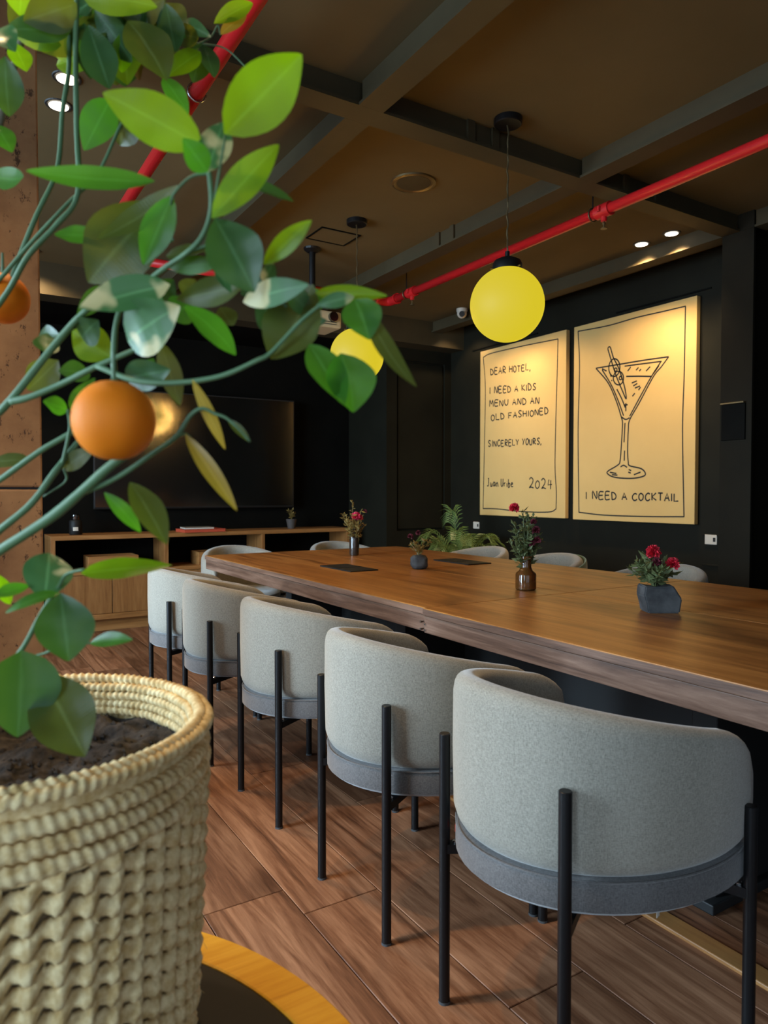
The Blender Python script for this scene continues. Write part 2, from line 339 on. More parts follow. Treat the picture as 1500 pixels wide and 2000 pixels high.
# ------------------------------------------------------------------ steel beams
def ibeam(name, ax, c, a0, a1, label, w=0.115, plates=()):
    z0, z1 = 2.70, ZC; o = thing(name, label, 'beam', (0, 0, 0), 0, 'steel ceiling beams')
    def bx(b, p0, p1, q0, q1, za, zb):
        if ax == 'Y': b.box(p0, p1, q0, q1, za, zb)
        else: b.box(q0, q1, p0, p1, za, zb)
        return b
    bx(MB(), c-w/2, c+w/2, a0, a1, z0, z0+0.012).obj('flange', 'beam_paint', o)
    bx(MB(), c-w*0.36, c+w*0.36, a0, a1, z0+0.012, z1).obj('web', 'beam_paint', o)
    for p in plates: bx(MB(), c-w/2+0.002, c+w/2-0.002, p-0.02, p+0.02, z0+0.012, z1).obj('stiffener_plate', 'beam_paint', o)
    return o
ibeam('ceiling_beam', 'X', 2.565, XL, 4.05, 'steel beam crossing the ceiling from side to side', plates=(2.02, 2.16, 3.05, 3.3))
for (c, lab, pl) in ((1.5, 'lengthwise steel beam left of the pendant lamps', ()), (2.755, 'lengthwise steel beam right of the pendant lamps', (3.55, 3.7)), (4.11, 'lengthwise steel beam above the wall drawings', ())):
    o = ibeam('ceiling_beam', 'Y', c, YF, 2.507, lab, plates=pl)
    ib = MB(); ib.box(c-0.0575, c+0.0575, 2.623, 5.64, 2.70, 2.712); ib.obj('flange', 'beam_paint', o)
    MB().box(c-0.041, c+0.041, 2.623, 5.64, 2.712, ZC).obj('web', 'beam_paint', o)
cw = thing('steel_column', 'dark painted steel column holding the end of the cross beam', 'column', (4.05, 2.52, 0))
MB().box(0, 0.02, -0.10, 0.10, 0, 2.70, 0.002).obj('flange', 'column_paint', cw); MB().box(0.02, 0.38, -0.012, 0.012, 0, 2.70).obj('web', 'column_paint', cw); MB().box(0.38, 0.40, -0.10, 0.10, 0, 2.70, 0.002).obj('flange', 'column_paint', cw)
MB().box(0, 0.4, -0.1, 0.04, 2.70, 2.70+0.1).obj('cap_plate', 'column_paint', cw)
sg = thing('wall_sign', 'small dark notice plaque on the steel column', 'sign', (4.05, 2.53, 1.575))
MB().box(-0.012, 0, -0.075, 0.075, -0.11, 0.105, 0.003).obj('plate', 'wall_dark', sg); MB().box(-0.028, 0, -0.075, 0.075, 0.105, 0.116, 0.003).obj('ledge', 'brass_dark', sg)

# ------------------------------------------------------------------ red sprinkler pipework
pp = thing('sprinkler_pipe', 'red fire sprinkler pipework hung below the beams', 'pipe', (0, 0, 0)); R_ = 0.0275; ZP = 2.62
XA, XB_, YC = 2.957, 0.82, 4.68
MB().tube([(XA, YF, ZP), (XA, YC, ZP)], R_, 20).obj('pipe_run', 'red_paint', pp, True)
MB().tube([(XA, YC, ZP), (XB_, YC, ZP)], R_, 20).obj('pipe_run', 'red_paint', pp, True)
MB().tube([(XB_, YC, ZP), (XB_, YF, ZP)], R_, 20).obj('pipe_run', 'red_paint', pp, True)
for (x_, sgn) in ((XA, -1), (XB_, 1)):
    MB().tube(spline([(x_, YC-0.11, ZP), (x_, YC-0.03, ZP), (x_+sgn*0.03, YC, ZP), (x_+sgn*0.11, YC, ZP)]), R_+0.007, 20).obj('elbow', 'red_paint', pp, True)
    MB().tube([(x_, YC-0.125, ZP), (x_, YC-0.105, ZP)], R_+0.013, 20).obj('collar', 'red_paint', pp, 'auto'); MB().tube([(x_+sgn*0.105, YC, ZP), (x_+sgn*0.125, YC, ZP)], R_+0.013, 20).obj('collar', 'red_paint', pp, 'auto')
for (x_, y_) in ((XA, 4.36), (XA, 2.58), (XB_, 2.62)):
    if x_ == XA:
        MB().tube([(x_, y_-0.045, ZP), (x_, y_+0.045, ZP)], R_+0.009, 20).obj('coupling', 'red_paint', pp, 'auto')
        for s_ in (-1, 1): MB().tube([(x_+s_*0.042, y_, ZP-0.014), (x_+s_*0.042, y_, ZP+0.014)], 0.008, 8).obj('bolt', 'red_paint', pp)
        MB().lathe([(0.016, 0), (0.016, -0.03), (0.012, -0.034)], 12, (x_, y_, ZP-0.024)).obj('outlet', 'red_paint', pp)
        h = MB().lathe([(0.006, 0), (0.009, -0.012), (0.004, -0.02), (0.004, -0.034), (0.017, -0.036), (0.017, -0.039)], 12, (x_, y_, ZP-0.056)); h.obj('sprinkler_head', 'brass_dark', pp)
        hy = y_+0.075
    else: hy = y_
    ring = [(x_+math.cos(a)*(R_+0.006), hy, ZP+math.sin(a)*(R_+0.006)) for a in [2*PI*i/20 for i in range(21)]]
    MB().tube(ring, 0.004, 6).obj('hanger_ring', 'steel' if x_ == XB_ else 'brass_dark', pp, True); MB().tube([(x_, hy, ZP+R_+0.008), (x_, hy, ZC)], 0.004, 6).obj('hanger_rod', 'black_metal', pp)

# ------------------------------------------------------------------ lamps
def spot(parent, loc, e, size=85, blend=0.6, col=(1.0, 0.70, 0.38), r=0.03, tgt=None):
    l = D.lights.new('downlight_lamp', 'SPOT'); l.energy = e; l.spot_size = math.radians(size); l.spot_blend = blend; l.color = col; l.shadow_soft_size = r
    o = D.objects.new('downlight_lamp', l); COL.objects.link(o); o.location = loc
    if tgt: o.rotation_euler = (Vector(tgt)-Vector(loc)).to_track_quat('-Z', 'Y').to_euler()
    return o
def downlight(x, y, label, e, size=85, blend=0.6, tgt=None, z=ZC, group=None, col=(1.0, 0.70, 0.38)):
    t = thing('downlight', label, 'downlight', (x, y, z), 0, group)
    MB().lathe([(0.040, -0.001), (0.046, -0.004), (0.053, -0.004), (0.056, 0.0)], 24).obj('trim_ring', 'black_matte', t)
    MB().lathe([(0.0395, -0.0055), (0.039, -0.0075), (0.02, -0.0085)], 24).obj('lens', 'downlight_glow', t, True)
    spot(t, (x, y, z-0.02), e, size, blend, col, 0.035, tgt)
PAIN = 'downlights over the drawings'
downlight(3.97, 3.145, 'lit recessed downlight over the cocktail drawing, nearer the pendant lamp', 74, 95, 0.7, (4.35, 3.55, 1.6), group=PAIN)
downlight(3.97, 2.916, 'lit recessed downlight over the cocktail drawing, nearer the steel column', 56, 95, 0.7, (4.35, 3.05, 1.6), group=PAIN)
downlight(3.97, 4.72, 'recessed downlight over the letter drawing, hidden behind the yellow globe, far one', 52, 95, 0.7, (4.35, 4.9, 1.6), group=PAIN)
downlight(3.97, 4.45, 'recessed downlight over the letter drawing, hidden behind the yellow globe, near one', 46, 95, 0.7, (4.35, 4.35, 1.6), group=PAIN)
downlight(0.45, 3.112, 'lit ceiling downlight before the concrete pillar, upper of the two', 50, 110, 0.8)
downlight(0.45, 3.344, 'lit ceiling downlight before the concrete pillar, lower of the two', 50, 110, 0.8)
downlight(4.22, 5.42, 'ceiling downlight washing the bulkhead by the corner pier', 14, 120, 0.5)
downlight(0.55, 5.42, 'ceiling downlight washing the bulkhead behind the concrete pillar', 60, 140, 0.5)
downlight(0.38, 1.55, 'ceiling downlight above the aisle beside the near chairs', 50, 80, 0.8)
downlight(-0.12, 1.72, 'ceiling downlight above the open floor before the pillar', 70, 120, 0.8)
def pendant(x, y, label):
    t = thing('pendant_lamp', label, 'lamp', (x, y, 0), 0, 'yellow globe pendants over the table')
    gz, gr = 1.985, 0.164
    MB().lathe([(0.058, ZC-0.028), (0.062, ZC-0.024), (0.062, ZC)], 28).obj('canopy', 'black_metal', t, 'auto')
    b = MB(); zz = gz+gr+0.045; i = 0
    pts = []
    while zz < ZC-0.02: pts.append((0.0025*math.sin(i*1.9), 0.0025*math.cos(i*1.3), zz)); zz += 0.02; i += 1
    b.tube(pts, 0.0035, 6).obj('cord', 'brass_dark', t)
    MB().lathe([(0.064, gz+gr-0.018), (0.066, gz+gr+0.012), (0.058, gz+gr+0.028), (0.03, gz+gr+0.042), (0.010, gz+gr+0.048), (0.010, gz+gr+0.07)], 28).obj('cap', 'black_metal', t, 'auto')
    for a in (0.6, 2.7, 4.8): MB().tube([(0.064*math.cos(a), 0.064*math.sin(a), gz+gr-0.008), (0.078*math.cos(a), 0.078*math.sin(a), gz+gr-0.008)], 0.004, 6).obj('thumb_screw', 'brass_dark', t)
    prof = [(max(0.001, gr*math.sin(PI*i/32)), gz-gr*math.cos(PI*i/32)) for i in range(0, 31)]
    MB().lathe(prof, 48).obj('globe', 'globe_glow', t, True)
    l = D.lights.new('globe_light', 'POINT'); l.energy = 285; l.color = (1.0, 0.55, 0.15); l.shadow_soft_size = gr+0.004
    o = D.objects.new('globe_light', l); COL.objects.link(o); o.location = (x, y, gz)
pendant(2.15, 2.418, 'glowing yellow globe pendant hanging in plain view beside the drawings')
pendant(2.165, 3.79, 'glowing yellow globe pendant half hidden behind citrus leaves')

# ------------------------------------------------------------------ ceiling fittings
t = thing('ceiling_speaker', 'round flush ceiling speaker between the two pendants', 'speaker', (2.159, 3.17, ZC))
MB().lathe([(0.095, -0.006), (0.105, -0.012), (0.118, -0.008), (0.12, 0)], 40).obj('rim', 'brass_dark', t, 'auto'); MB().lathe([(0.01, -0.012), (0.09, -0.007), (0.094, -0.002)], 40).obj('grille', 'beam_paint', t)
t = thing('access_panel', 'square ceiling access hatch near the far pendant', 'hatch', (2.17, 4.105, ZC))
for (a, b_, c, d) in ((-0.14, 0.14, -0.115, -0.107), (-0.14, 0.14, 0.107, 0.115), (-0.14, -0.132, -0.107, 0.107), (0.132, 0.14, -0.107, 0.107)): MB().box(a, b_, c, d, -0.006, 0).obj('frame_strip', 'wall_dark', t)
MB().box(-0.13, 0.13, -0.105, 0.105, -0.003, 0).obj('hatch_door', 'ceiling_paint', t)
t = thing('projector', 'cream ceiling projector on a black drop pole', 'projector', (2.155, 4.38, 0))
MB().lathe([(0.03, ZC-0.03), (0.055, ZC-0.012), (0.06, ZC)], 20).obj('ceiling_plate', 'black_metal', t); MB().tube([(0, 0, 2.38), (0, 0, ZC-0.02)], 0.022, 14).obj('pole', 'black_metal', t, 'auto')
MB().box(-0.06, 0.06, -0.06, 0.06, 2.365, 2.385, 0.003).obj('bracket', 'black_metal', t)
pb = MB().box(-0.16, 0.16, -0.12, 0.12, 2.255, 2.365, 0.012).obj('body', 'cream_plastic', t)
MB().tube([(0.09, -0.145, 2.325), (0.09, -0.11, 2.325)], 0.032, 20).obj('lens', 'screen', t, 'auto')
for z in (2.275, 2.29): MB().box(-0.14, 0.12, -0.1225, -0.119, z, z+0.004).obj('vent_slot', 'black_matte', t)
t = thing('security_camera', 'white dome security camera on the ceiling left of the drawings', 'camera', (4.0, 5.10, ZC))
MB().lathe([(0.045, -0.03), (0.05, -0.02), (0.05, 0)], 24).obj('base', 'white_plastic', t, 'auto')
MB().lathe([(max(.001, 0.045*math.sin(a)), -0.04-0.045*math.cos(a)) for a in [PI*i/16 for i in range(13)]], 24).obj('dome', 'white_plastic', t, True)
dv = (Vector((0, 0, 1.2))-Vector((4.0, 5.1, 2.75))).normalized(); c_ = Vector((0, 0, -0.045)); MB().tube([c_+dv*0.02, c_+dv*0.052], 0.026, 18).obj('lens', 'black_matte', t, 'auto')

# ------------------------------------------------------------------ wall sockets
for (y, lab) in ((2.93, 'cream double wall socket beside the steel column'), (5.43, 'cream wall socket below the letter drawing, left')):
    t = thing('wall_socket', lab, 'socket', (XR, y, 0.83))
    MB().box(-0.010, 0, -0.045, 0.045, -0.034, 0.034, 0.004).obj('plate', 'white_plastic', t); MB().box(-0.012, -0.009, -0.036, -0.018, -0.014, 0.014, 0.001).obj('outlet', 'slate_black', t)

# ------------------------------------------------------------------ drawings
FONT = {'A': [[(0,0),(.5,1),(1,0)],[(.2,.38),(.8,.38)]], 'C': [[(.95,.85),(.6,1),(.15,.75),(.02,.4),(.25,.05),(.65,0),(1,.18)]], 'D': [[(.08,0),(.05,1)],[(0,1),(.6,.9),(.95,.5),(.7,.1),(.02,0)]],
 'E': [[(.95,1),(.08,.97),(.05,0),(.95,.02)],[(.06,.52),(.8,.54)]], 'F': [[(.95,1),(.08,.97),(.05,0)],[(.06,.52),(.75,.54)]], 'H': [[(.05,0),(.05,1)],[(.95,0),(.95,1)],[(.05,.5),(.95,.53)]], 'I': [[(.5,0),(.5,1)]],
 'K': [[(.08,0),(.08,1)],[(.95,1),(.1,.45),(1,0)]], 'L': [[(.08,1),(.05,0),(.95,.02)]], 'M': [[(0,0),(.12,1),(.5,.4),(.88,1),(1,0)]], 'N': [[(.05,0),(.08,1),(.9,0),(.95,1)]], 'O': [[(.5,1),(.1,.75),(.05,.3),(.4,0),(.85,.2),(.95,.7),(.5,1)]],
 'R': [[(.08,0),(.08,1),(.75,.9),(.8,.6),(.1,.48),(.95,0)]], 'S': [[(.95,.9),(.5,1),(.12,.78),(.5,.5),(.9,.25),(.5,0),(.05,.12)]], 'T': [[(0,1),(1,.98)],[(.5,1),(.48,0)]], 'U': [[(.05,1),(.08,.25),(.45,0),(.85,.2),(.95,1)]],
 'Y': [[(0,1),(.5,.5),(1,1)],[(.5,.5),(.4,0)]], ',': [[(.5,.1),(.2,-.25)]], '2': [[(.05,.8),(.4,1),(.85,.8),(.7,.45),(.05,.02),(.4,.1),(1,0)]], '0': [[(.5,.75),(.1,.5),(.1,.15),(.5,0),(.9,.25),(.85,.6),(.5,.75)]], '4': [[(.35,.9),(.1,.35),(1,.4)],[(.75,.85),(.65,-.1)]],
 'J': [[(.15,1),(.7,1)],[(.5,1),(.5,.15),(.25,0),(.0,.1)]], 'u': [[(.05,.55),(.15,.1),(.6,.05),(.8,.5),(.85,0)]], 'a': [[(.8,.45),(.3,.55),(.05,.2),(.4,0),(.8,.3),(.85,.5),(.95,0)]], 'n': [[(.05,.5),(.1,0)],[(.1,.35),(.5,.55),(.8,.3),(.85,0)]],
 'r': [[(.1,.5),(.15,0)],[(.13,.3),(.4,.5),(.8,.5)]], 'i': [[(.5,.5),(.5,0)],[(.48,.72),(.52,.75)]], 'b': [[(.15,1),(.12,0),(.6,.0),(.85,.3),(.5,.5),(.15,.3)]], 'e': [[(.05,.3),(.8,.35),(.5,.55),(.1,.35),(.25,0),(.95,.05)]]}
PX = 4.40
def cpix(c): return (900+c[0]/2.5, 560+c[1]/2.5)
def on_canvas(c): p = at(*cpix(c), X=PX); return (p.y, p.z)
def ribbon(b, pts2, w, x=PX-0.0006):
    P = [Vector(p) for p in pts2]; P = [p for i, p in enumerate(P) if i == 0 or (p-P[i-1]).length > 1e-5]
    if len(P) < 2: return
    o = len(b.v)
    for i, p in enumerate(P):
        t = (P[min(i+1, len(P)-1)]-P[max(i-1, 0)]).normalized(); nn = Vector((-t.y, t.x))*w/2
        for q in (p+nn, p-nn): b.v.append((x, q.x, q.y))
    for i in range(len(P)-1): a = o+2*i; b.f.append((a, a+1, a+3, a+2))
def curve2(pts, n=5): return [(p.x, p.y) for p in spline([(q[0], q[1], 0) for q in pts], n)]
def write(parent, text, c0, c1, h, sizes=None, w=0.0105):
    # c0, c1: baseline ends in crop pixels; letters get equal cells, spaces a bit narrower
    words = []; b = None
    ws = [0.6 if ch == ' ' else (0.45 if ch in 'I,i' else 1.0) for ch in text]; tot = sum(ws); cur = 0
    for ch, cw_ in zip(text, ws):
        if ch == ' ': b = None
        if ch != ' ':
            if b is None: b = MB(); words.append(b)
            x0 = c0[0]+(c1[0]-c0[0])*(cur+0.12*cw_)/tot; x1 = c0[0]+(c1[0]-c0[0])*(cur+0.86*cw_)/tot
            yb = c0[1]+(c1[1]-c0[1])*(cur+cw_/2)/tot + random.uniform(-2, 2); hh = h*random.uniform(0.92, 1.08); sl = random.uniform(-1.5, 1.5)
            for st in FONT[ch]:
                ribbon(b, [on_canvas((x0+(x1-x0)*p[0]+sl*p[1], yb-hh*p[1])) for p in (curve2(st, 3) if len(st) > 3 else st)], w)
        cur += cw_
    for q in words: q.obj('ink_lettering', 'ink', parent)
def drawing(y0, y1, z0, z1, label):
    t = thing('canvas_drawing', label, 'drawing', (0, 0, 0), 0, 'pair of canvas drawings')
    MB().box(PX, PX+0.04, y0, y1, z0, z1, 0.003).obj('canvas', 'canvas', t); MB().box(PX+0.012, XR-0.004, y0+0.004, y1-0.004, z0+0.004, z1-0.004).obj('stretcher', 'canvas_side', t); return t
d1 = drawing(4.222, 5.325, 0.935, 2.495, 'tall cream canvas with a handwritten letter to a hotel')
d2 = drawing(3.027, 4.137, 0.930, 2.495, 'tall cream canvas with a line drawing of a martini glass')
def border(parent, sides):
    b = MB()
    for sd in sides: ribbon(b, [on_canvas(c) for c in curve2(sd)], 0.0095)
    b.obj('ink_border', 'ink', parent)
border(d1, ([(110,345),(150,325),(300,290),(475,255)], [(475,254),(470,450),(460,850),(467,1000),(465,1086)], [(466,1085),(430,1100),(300,1098),(180,1085),(109,1083)], [(109,1084),(115,800),(120,500),(110,344)]))
for (tx, c0, c1, h) in (('DEAR HOTEL,', (143,432), (343,406), 31), ('I NEED A KIDS', (138,523), (370,503), 31), ('MENU AND AN', (138,585), (386,569), 30), ('OLD FASHIONED', (145,655), (430,622), 30), ('SINCERELY YOURS,', (132,782), (396,768), 29), ('Juan Uribe', (128,975), (258,977), 36), ('2024', (330,985), (450,985), 48)):
    write(d1, tx, c0, c1, h)
border(d2, ([(572,218),(720,190),(860,150),(1000,118),(1098,95)], [(1097,94),(1092,400),(1083,700),(1090,1124)], [(1091,1123),(900,1122),(700,1115),(576,1101)], [(577,1102),(573,700),(580,400),(573,217)]))
write(d2, 'I NEED A COCKTAIL', (606,1036), (1068,1048), 36)
b = MB()
ell = lambda cx, cy, rx, ry, a: [(cx+rx*math.cos(t)*math.cos(a)-ry*math.sin(t)*math.sin(a), cy+rx*math.cos(t)*math.sin(a)+ry*math.sin(t)*math.cos(a)) for t in [2*PI*i/24 for i in range(25)]]
glass = [[(660,398),(780,378),(900,358),(1015,342)], [(660,398),(720,470),(760,560),(785,640),(790,670),(785,760),(778,850),(765,872),(722,898),(716,912),(750,930),(830,936),(890,926),(901,910),(880,888),(825,874),(818,855),(815,800),(818,700),(825,650),(870,570),(940,440),(980,390),(1015,342)],
 [(690,405),(735,480),(770,560),(795,630)], [(980,362),(930,440),(880,530),(825,632)], [(800,388),(890,376),(975,365)], [(808,438),(870,437),(932,438)], [(785,636),(805,648),(825,640)], [(815,412),(830,392)], [(856,408),(868,394)], [(872,412),(880,402)], [(905,412),(925,390)], [(835,470),(860,460)], [(842,485),(862,472)], [(850,495),(875,485)], [(838,535),(850,520)], [(868,505),(878,490)],
 [(718,303),(722,295),(731,298),(745,345),(772,400),(800,490),(808,548),(790,510),(757,430),(732,350),(718,303)], ell(750,395,27,43,0.05), ell(770,446,25,33,0), ell(757,405,6,8,0), ell(780,446,6,8,0), [(730,425),(735,440)], [(735,458),(740,458)], [(762,500),(785,545),(803,590)], [(798,578),(815,576)], [(806,568),(806,608)], [(802,665),(797,760)], [(800,800),(798,850)], [(780,880),(795,872),(812,882)], [(728,906),(760,912)], [(738,918),(765,920)], [(845,918),(878,905)], [(820,892),(832,898)], [(818,905),(830,910)], [(940,425),(968,385)], [(690,400),(712,412)]]
for s_ in glass: ribbon(b, [on_canvas(c) for c in (curve2(s_) if len(s_) > 2 else s_)], 0.0105)
b.obj('ink_glass', 'ink', d2)

# ================================================================== TABLE
TX0, TX1, TXM, TYS, TY1, TY0, TZ = 1.425, 2.88, 2.13, 2.016, 4.45, -0.42, 0.75
tb = thing('conference_table', 'long brown wood conference table with deep apron', 'table', (0, 0, 0))
for (x0, x1) in ((TX0, TXM-0.0015), (TXM+0.0015, TX1)):
    for (y0, y1) in ((TY0, TYS-0.002), (TYS+0.002, TY1)):
        dx = 0.012 if y1 < TYS and x0 == TX0 else 0
        MB().box(x0-dx, x1, y0, y1, TZ-0.026, TZ, 0.002).obj('tabletop', 'table_wood', tb, loc=(0, 0, 0))
for (x0, dx) in ((TX0, 0.004), (TX1-0.03, -0.004)):
    for (y0, y1) in ((TY0+0.004, TYS-0.004), (TYS+0.004, TY1-0.004)):
        ddx = dx - (0.012 if (y1 < TYS and x0 == TX0) else 0)
        MB().box(x0+ddx, x0+0.03+ddx, y0, y1, TZ-0.086, TZ-0.0275, 0.0015).obj('apron_board', 'apron_wood', tb)
        if x0 == TX0: MB().box(x0+ddx-0.0055, x0+0.002+ddx, y0-0.003, y1+0.003, TZ-0.025, TZ-0.003, 0.001).obj('edge_strip', 'apron_wood', tb)
for y in (TY0+0.004, TY1-0.034): MB().box(TX0+0.04, TX1-0.04, y, y+0.03, TZ-0.086, TZ-0.0275, 0.0015).obj('apron_board', 'apron_wood', tb)
for (y, z) in ((TYS-0.012, TZ-0.055), (TYS+0.014, TZ-0.05), (TYS-0.012, TZ-0.075), (TYS+0.014, TZ-0.075)): MB().tube([(TX0-0.013, y, z), (TX0+0.006, y, z)], 0.004, 8).obj('bolt', 'steel', tb)
for y in (-0.1, 1.2, 2.75, 4.0):
    MB().box(1.80, 2.50, y-0.04, y+0.04, 0.03, TZ-0.03, 0.004).obj('leg_panel', 'black_matte', tb); MB().box(1.76, 2.54, y-0.06, y+0.06, 0.0, 0.03, 0.004).obj('foot', 'black_matte', tb)
MB().box(2.15, 2.17, -0.3, 4.2, 0.05, TZ-0.03).obj('added_dark_panel', 'black_matte', tb)  # unseen panel, added to keep the space under the table dark
MB().box(1.60, 1.66, -0.3, 4.2, 0.0, 0.012, 0.003).obj('floor_rail', 'rail_wood', tb)
for (cx_, cy_, w_, l_, lab) in ((1.82, 3.28, 0.165, 0.34, 'flat black cable plate on the tabletop, aisle side'), (2.54, 3.235, 0.165, 0.33, 'flat black cable plate on the tabletop, wall side')):
    t = thing('cable_plate', lab, 'cable plate', (cx_, cy_, TZ)); MB().box(-w_/2, w_/2, -l_/2, l_/2, 0, 0.006, 0.002).obj('lid', 'slate_black', t); MB().box(-w_/2+0.01, w_/2-0.01, -0.004, 0.004, 0.006, 0.007).obj('slot', 'black_metal', t)

# ================================================================== CHAIRS
EA, EB = 0.358, 0.293
def ztop(ph): return 0.768 - 0.073*(1-math.cos(ph))
def shell_mesh(material, th=0.064, shift=0.0, dz=0.0):
    b = MB(); nphi, ns = 61, 22; PH = math.radians(115)
    def fn(i, j):
        q = -1+2*i/(nphi-1); ph = PH*math.copysign(abs(q)**0.9, q)
        e = max(0.0, (abs(ph)-math.radians(97))/math.radians(18)); k = math.sqrt(max(0.0, 1-e*e))
        zb, zt = 0.437, ztop(ph)+dz; zm = 0.56
        zt = zm+(zt-zm)*(0.30+0.70*k); zbb = zm+(zb-zm)*(0.75+0.25*k); tt = th*(0.25+0.75*k)
        hh = (zt-zbb)/2; zc = (zt+zbb)/2
        a = 2*PI*j/ns; n_ = 5.0
        ca, sa = math.cos(a), math.sin(a)
        rx = math.copysign(abs(ca)**(2/ (2.6)), ca); rz = math.copysign(abs(sa)**(2/9.0), sa)
        z = zc+hh*rz
        # round the top edge as a roll and tuck the bottom inwards
        frac = (z-zb)/(0.77-zb); tuck = -0.009*max(0, 1-frac/0.2)**2 - 0.003
        off = shift - tt/2 + rx*tt/2 + tuck
        c, s_ = -math.cos(ph), math.sin(ph)
        nx, ny = c/EA, s_/EB; ln = math.hypot(nx, ny)
        return (EA*c+off*nx/ln, EB*s_+off*ny/ln, z)
    b.grid(fn, nphi, ns, False, True); b.f.append(tuple(range(ns))); b.f.append(tuple((nphi-1)*ns+j for j in reversed(range(ns))))
    me = b.mesh('shell', material, True); bm = bmesh.new(); bm.from_mesh(me); bmesh.ops.recalc_face_normals(bm, faces=bm.faces[:]); bm.to_mesh(me); bm.free(); return me
def oval(prof, n=56):
    b = MB(); 
    for (k, z) in prof:
        pass
    b.grid(lambda i, j: ((EA-0.010-prof[i][0])*math.cos(2*PI*j/n), (EB-0.010-prof[i][0])*math.sin(2*PI*j/n), prof[i][1]), len(prof), n, False, True)
    b.f.append(tuple(reversed(range(n)))); b.f.append(tuple((len(prof)-1)*n+j for j in range(n))); return b
ME = {'shell': shell_mesh('chair_fabric'), 'gshell': shell_mesh('green_fabric', 0.020, 0.0215, -0.006),
 'band': oval([(0.06, 0.366), (0.012, 0.370), (0.0, 0.380), (0.0, 0.428), (0.006, 0.4365), (0.03, 0.438)]).mesh('seat_band', 'seat_band_fabric', 'auto'),
 'cushion': oval([(0.058, 0.4385), (0.054, 0.455), (0.058, 0.472), (0.075, 0.482), (0.12, 0.486), (0.2, 0.488)]).mesh('seat_cushion', 'chair_fabric', 'auto'),
 'piping': None}
def legm(h):
    b = MB().lathe([(0.0125, 0.004), (0.0125, h-0.0015), (0.011, h)], 16); return b.mesh('leg', 'black_metal', 'auto')
ME['rleg'], ME['fleg'] = legm(0.613), legm(0.53)
ME['glide'] = MB().lathe([(0.0132, 0), (0.0132, 0.006)], 16).mesh('glide', 'slate', 'auto')
LEGS = [(-0.302, 0.181, 'rleg'), (-0.302, -0.181, 'rleg'), (0.105, 0.286, 'fleg'), (0.105, -0.286, 'fleg')]
def arm_mesh(x, y):
    v = Vector((x, y, 0)); e = v*0.45; s_ = v.normalized(); p = Vector((-s_.y, s_.x, 0))*0.012; b = MB(); z0, z1 = 0.345, 0.3655
    o = [v*0.985+p, v*0.985-p, e-p, e+p]; b.add([(q.x, q.y, z0) for q in o]+[(q.x, q.y, z1) for q in o], [(0,3,2,1),(4,5,6,7),(0,1,5,4),(1,2,6,5),(2,3,7,6),(3,0,4,7)]); return b.mesh('seat_bracket', 'black_metal')
ME['arms'] = [arm_mesh(x, y) for x, y, _ in LEGS]
bolt_m = MB().lathe([(0.007, 0), (0.007, 0.004), (0.004, 0.006)], 10).mesh('bolt', 'steel')
seam_m = MB().grid(lambda i, j: ((EA-0.0105+0.0016*math.cos(2*PI*j/6))*math.cos(2*PI*i/72), (EB-0.0105+0.0016*math.cos(2*PI*j/6))*math.sin(2*PI*i/72), 0.4365+0.0016*math.sin(2*PI*j/6)), 72, 6, True, True).mesh('piping', 'seat_band_fabric', True)
care_m = MB().box(-0.007, 0.007, -0.0005, 0.0005, -0.012, 0).mesh('care_tag', 'paper'); patch_m = MB().box(-0.0075, 0.0075, -0.001, 0.001, -0.006, 0.006).mesh('brand_patch', 'book_red')
def chair(x, y, rz, label, group, green=False, detail=False):
    t = thing('tub_chair', label, 'chair', (x, y, 0), rz, group)
    mk('backrest', ME['shell'], t); mk('back_cover', ME['gshell'], t) if green else None; bnd = mk('seat_band', ME['band'], t); mk('piping', seam_m, bnd); mk('seat', ME['cushion'], t)
    for (lx, ly, k_), am in zip(LEGS, ME['arms']):
        lg = mk('leg', ME[k_], t, (lx, ly, 0)); mk('glide', ME['glide'], lg); br = mk('seat_bracket', am, t); mk('bolt', bolt_m, br, (lx*0.93, ly*0.93, 0.3655))
    if detail:
        a = math.radians(146); mk('brand_patch', patch_m, bnd, ((EA-0.0095)*math.cos(a), (EB-0.0095)*math.sin(a), 0.405), math.atan2(math.sin(a)/EB, math.cos(a)/EA)+PI/2)
        a = math.radians(248); mk('care_tag', care_m, bnd, ((EA-0.03)*math.cos(a), (EB-0.03)*math.sin(a), 0.369), 0.3)
    return t
G1, G2, G3 = 'grey tub chairs along the aisle side', 'grey tub chairs along the wall side', 'grey tub chairs at the far table end'
CX = 1.25
for i, (y, lab) in enumerate(((1.085, 'nearest grey tub chair on the aisle side, largest, at the right edge'), (1.692, 'second grey tub chair from the camera on the aisle side'), (2.418, 'third grey tub chair from the camera, middle of the aisle row'), (3.085, 'fourth grey tub chair from the camera on the aisle side'), (3.712, 'fifth and farthest grey tub chair of the aisle row'))):
    chair(CX + (0.02 if i == 2 else 0), y, 0, lab, G1, detail=(i == 0))
for y, lab in ((3.87, 'grey tub chair across the table, in front of the palm'), (3.20, 'grey tub chair with green outer back, across the table behind the amber bottle'), (2.38, 'grey tub chair across the table, behind the slate block of flowers'), (1.36, 'grey tub chair across the table, cut by the right edge')):
    chair(3.03, y, PI, lab, G2, green=(y == 3.20))
chair(1.775, 4.66, -PI/2, 'grey tub chair at the far table end, left one', G3); chair(2.60, 4.66, -PI/2, 'grey tub chair at the far table end, right one', G3)

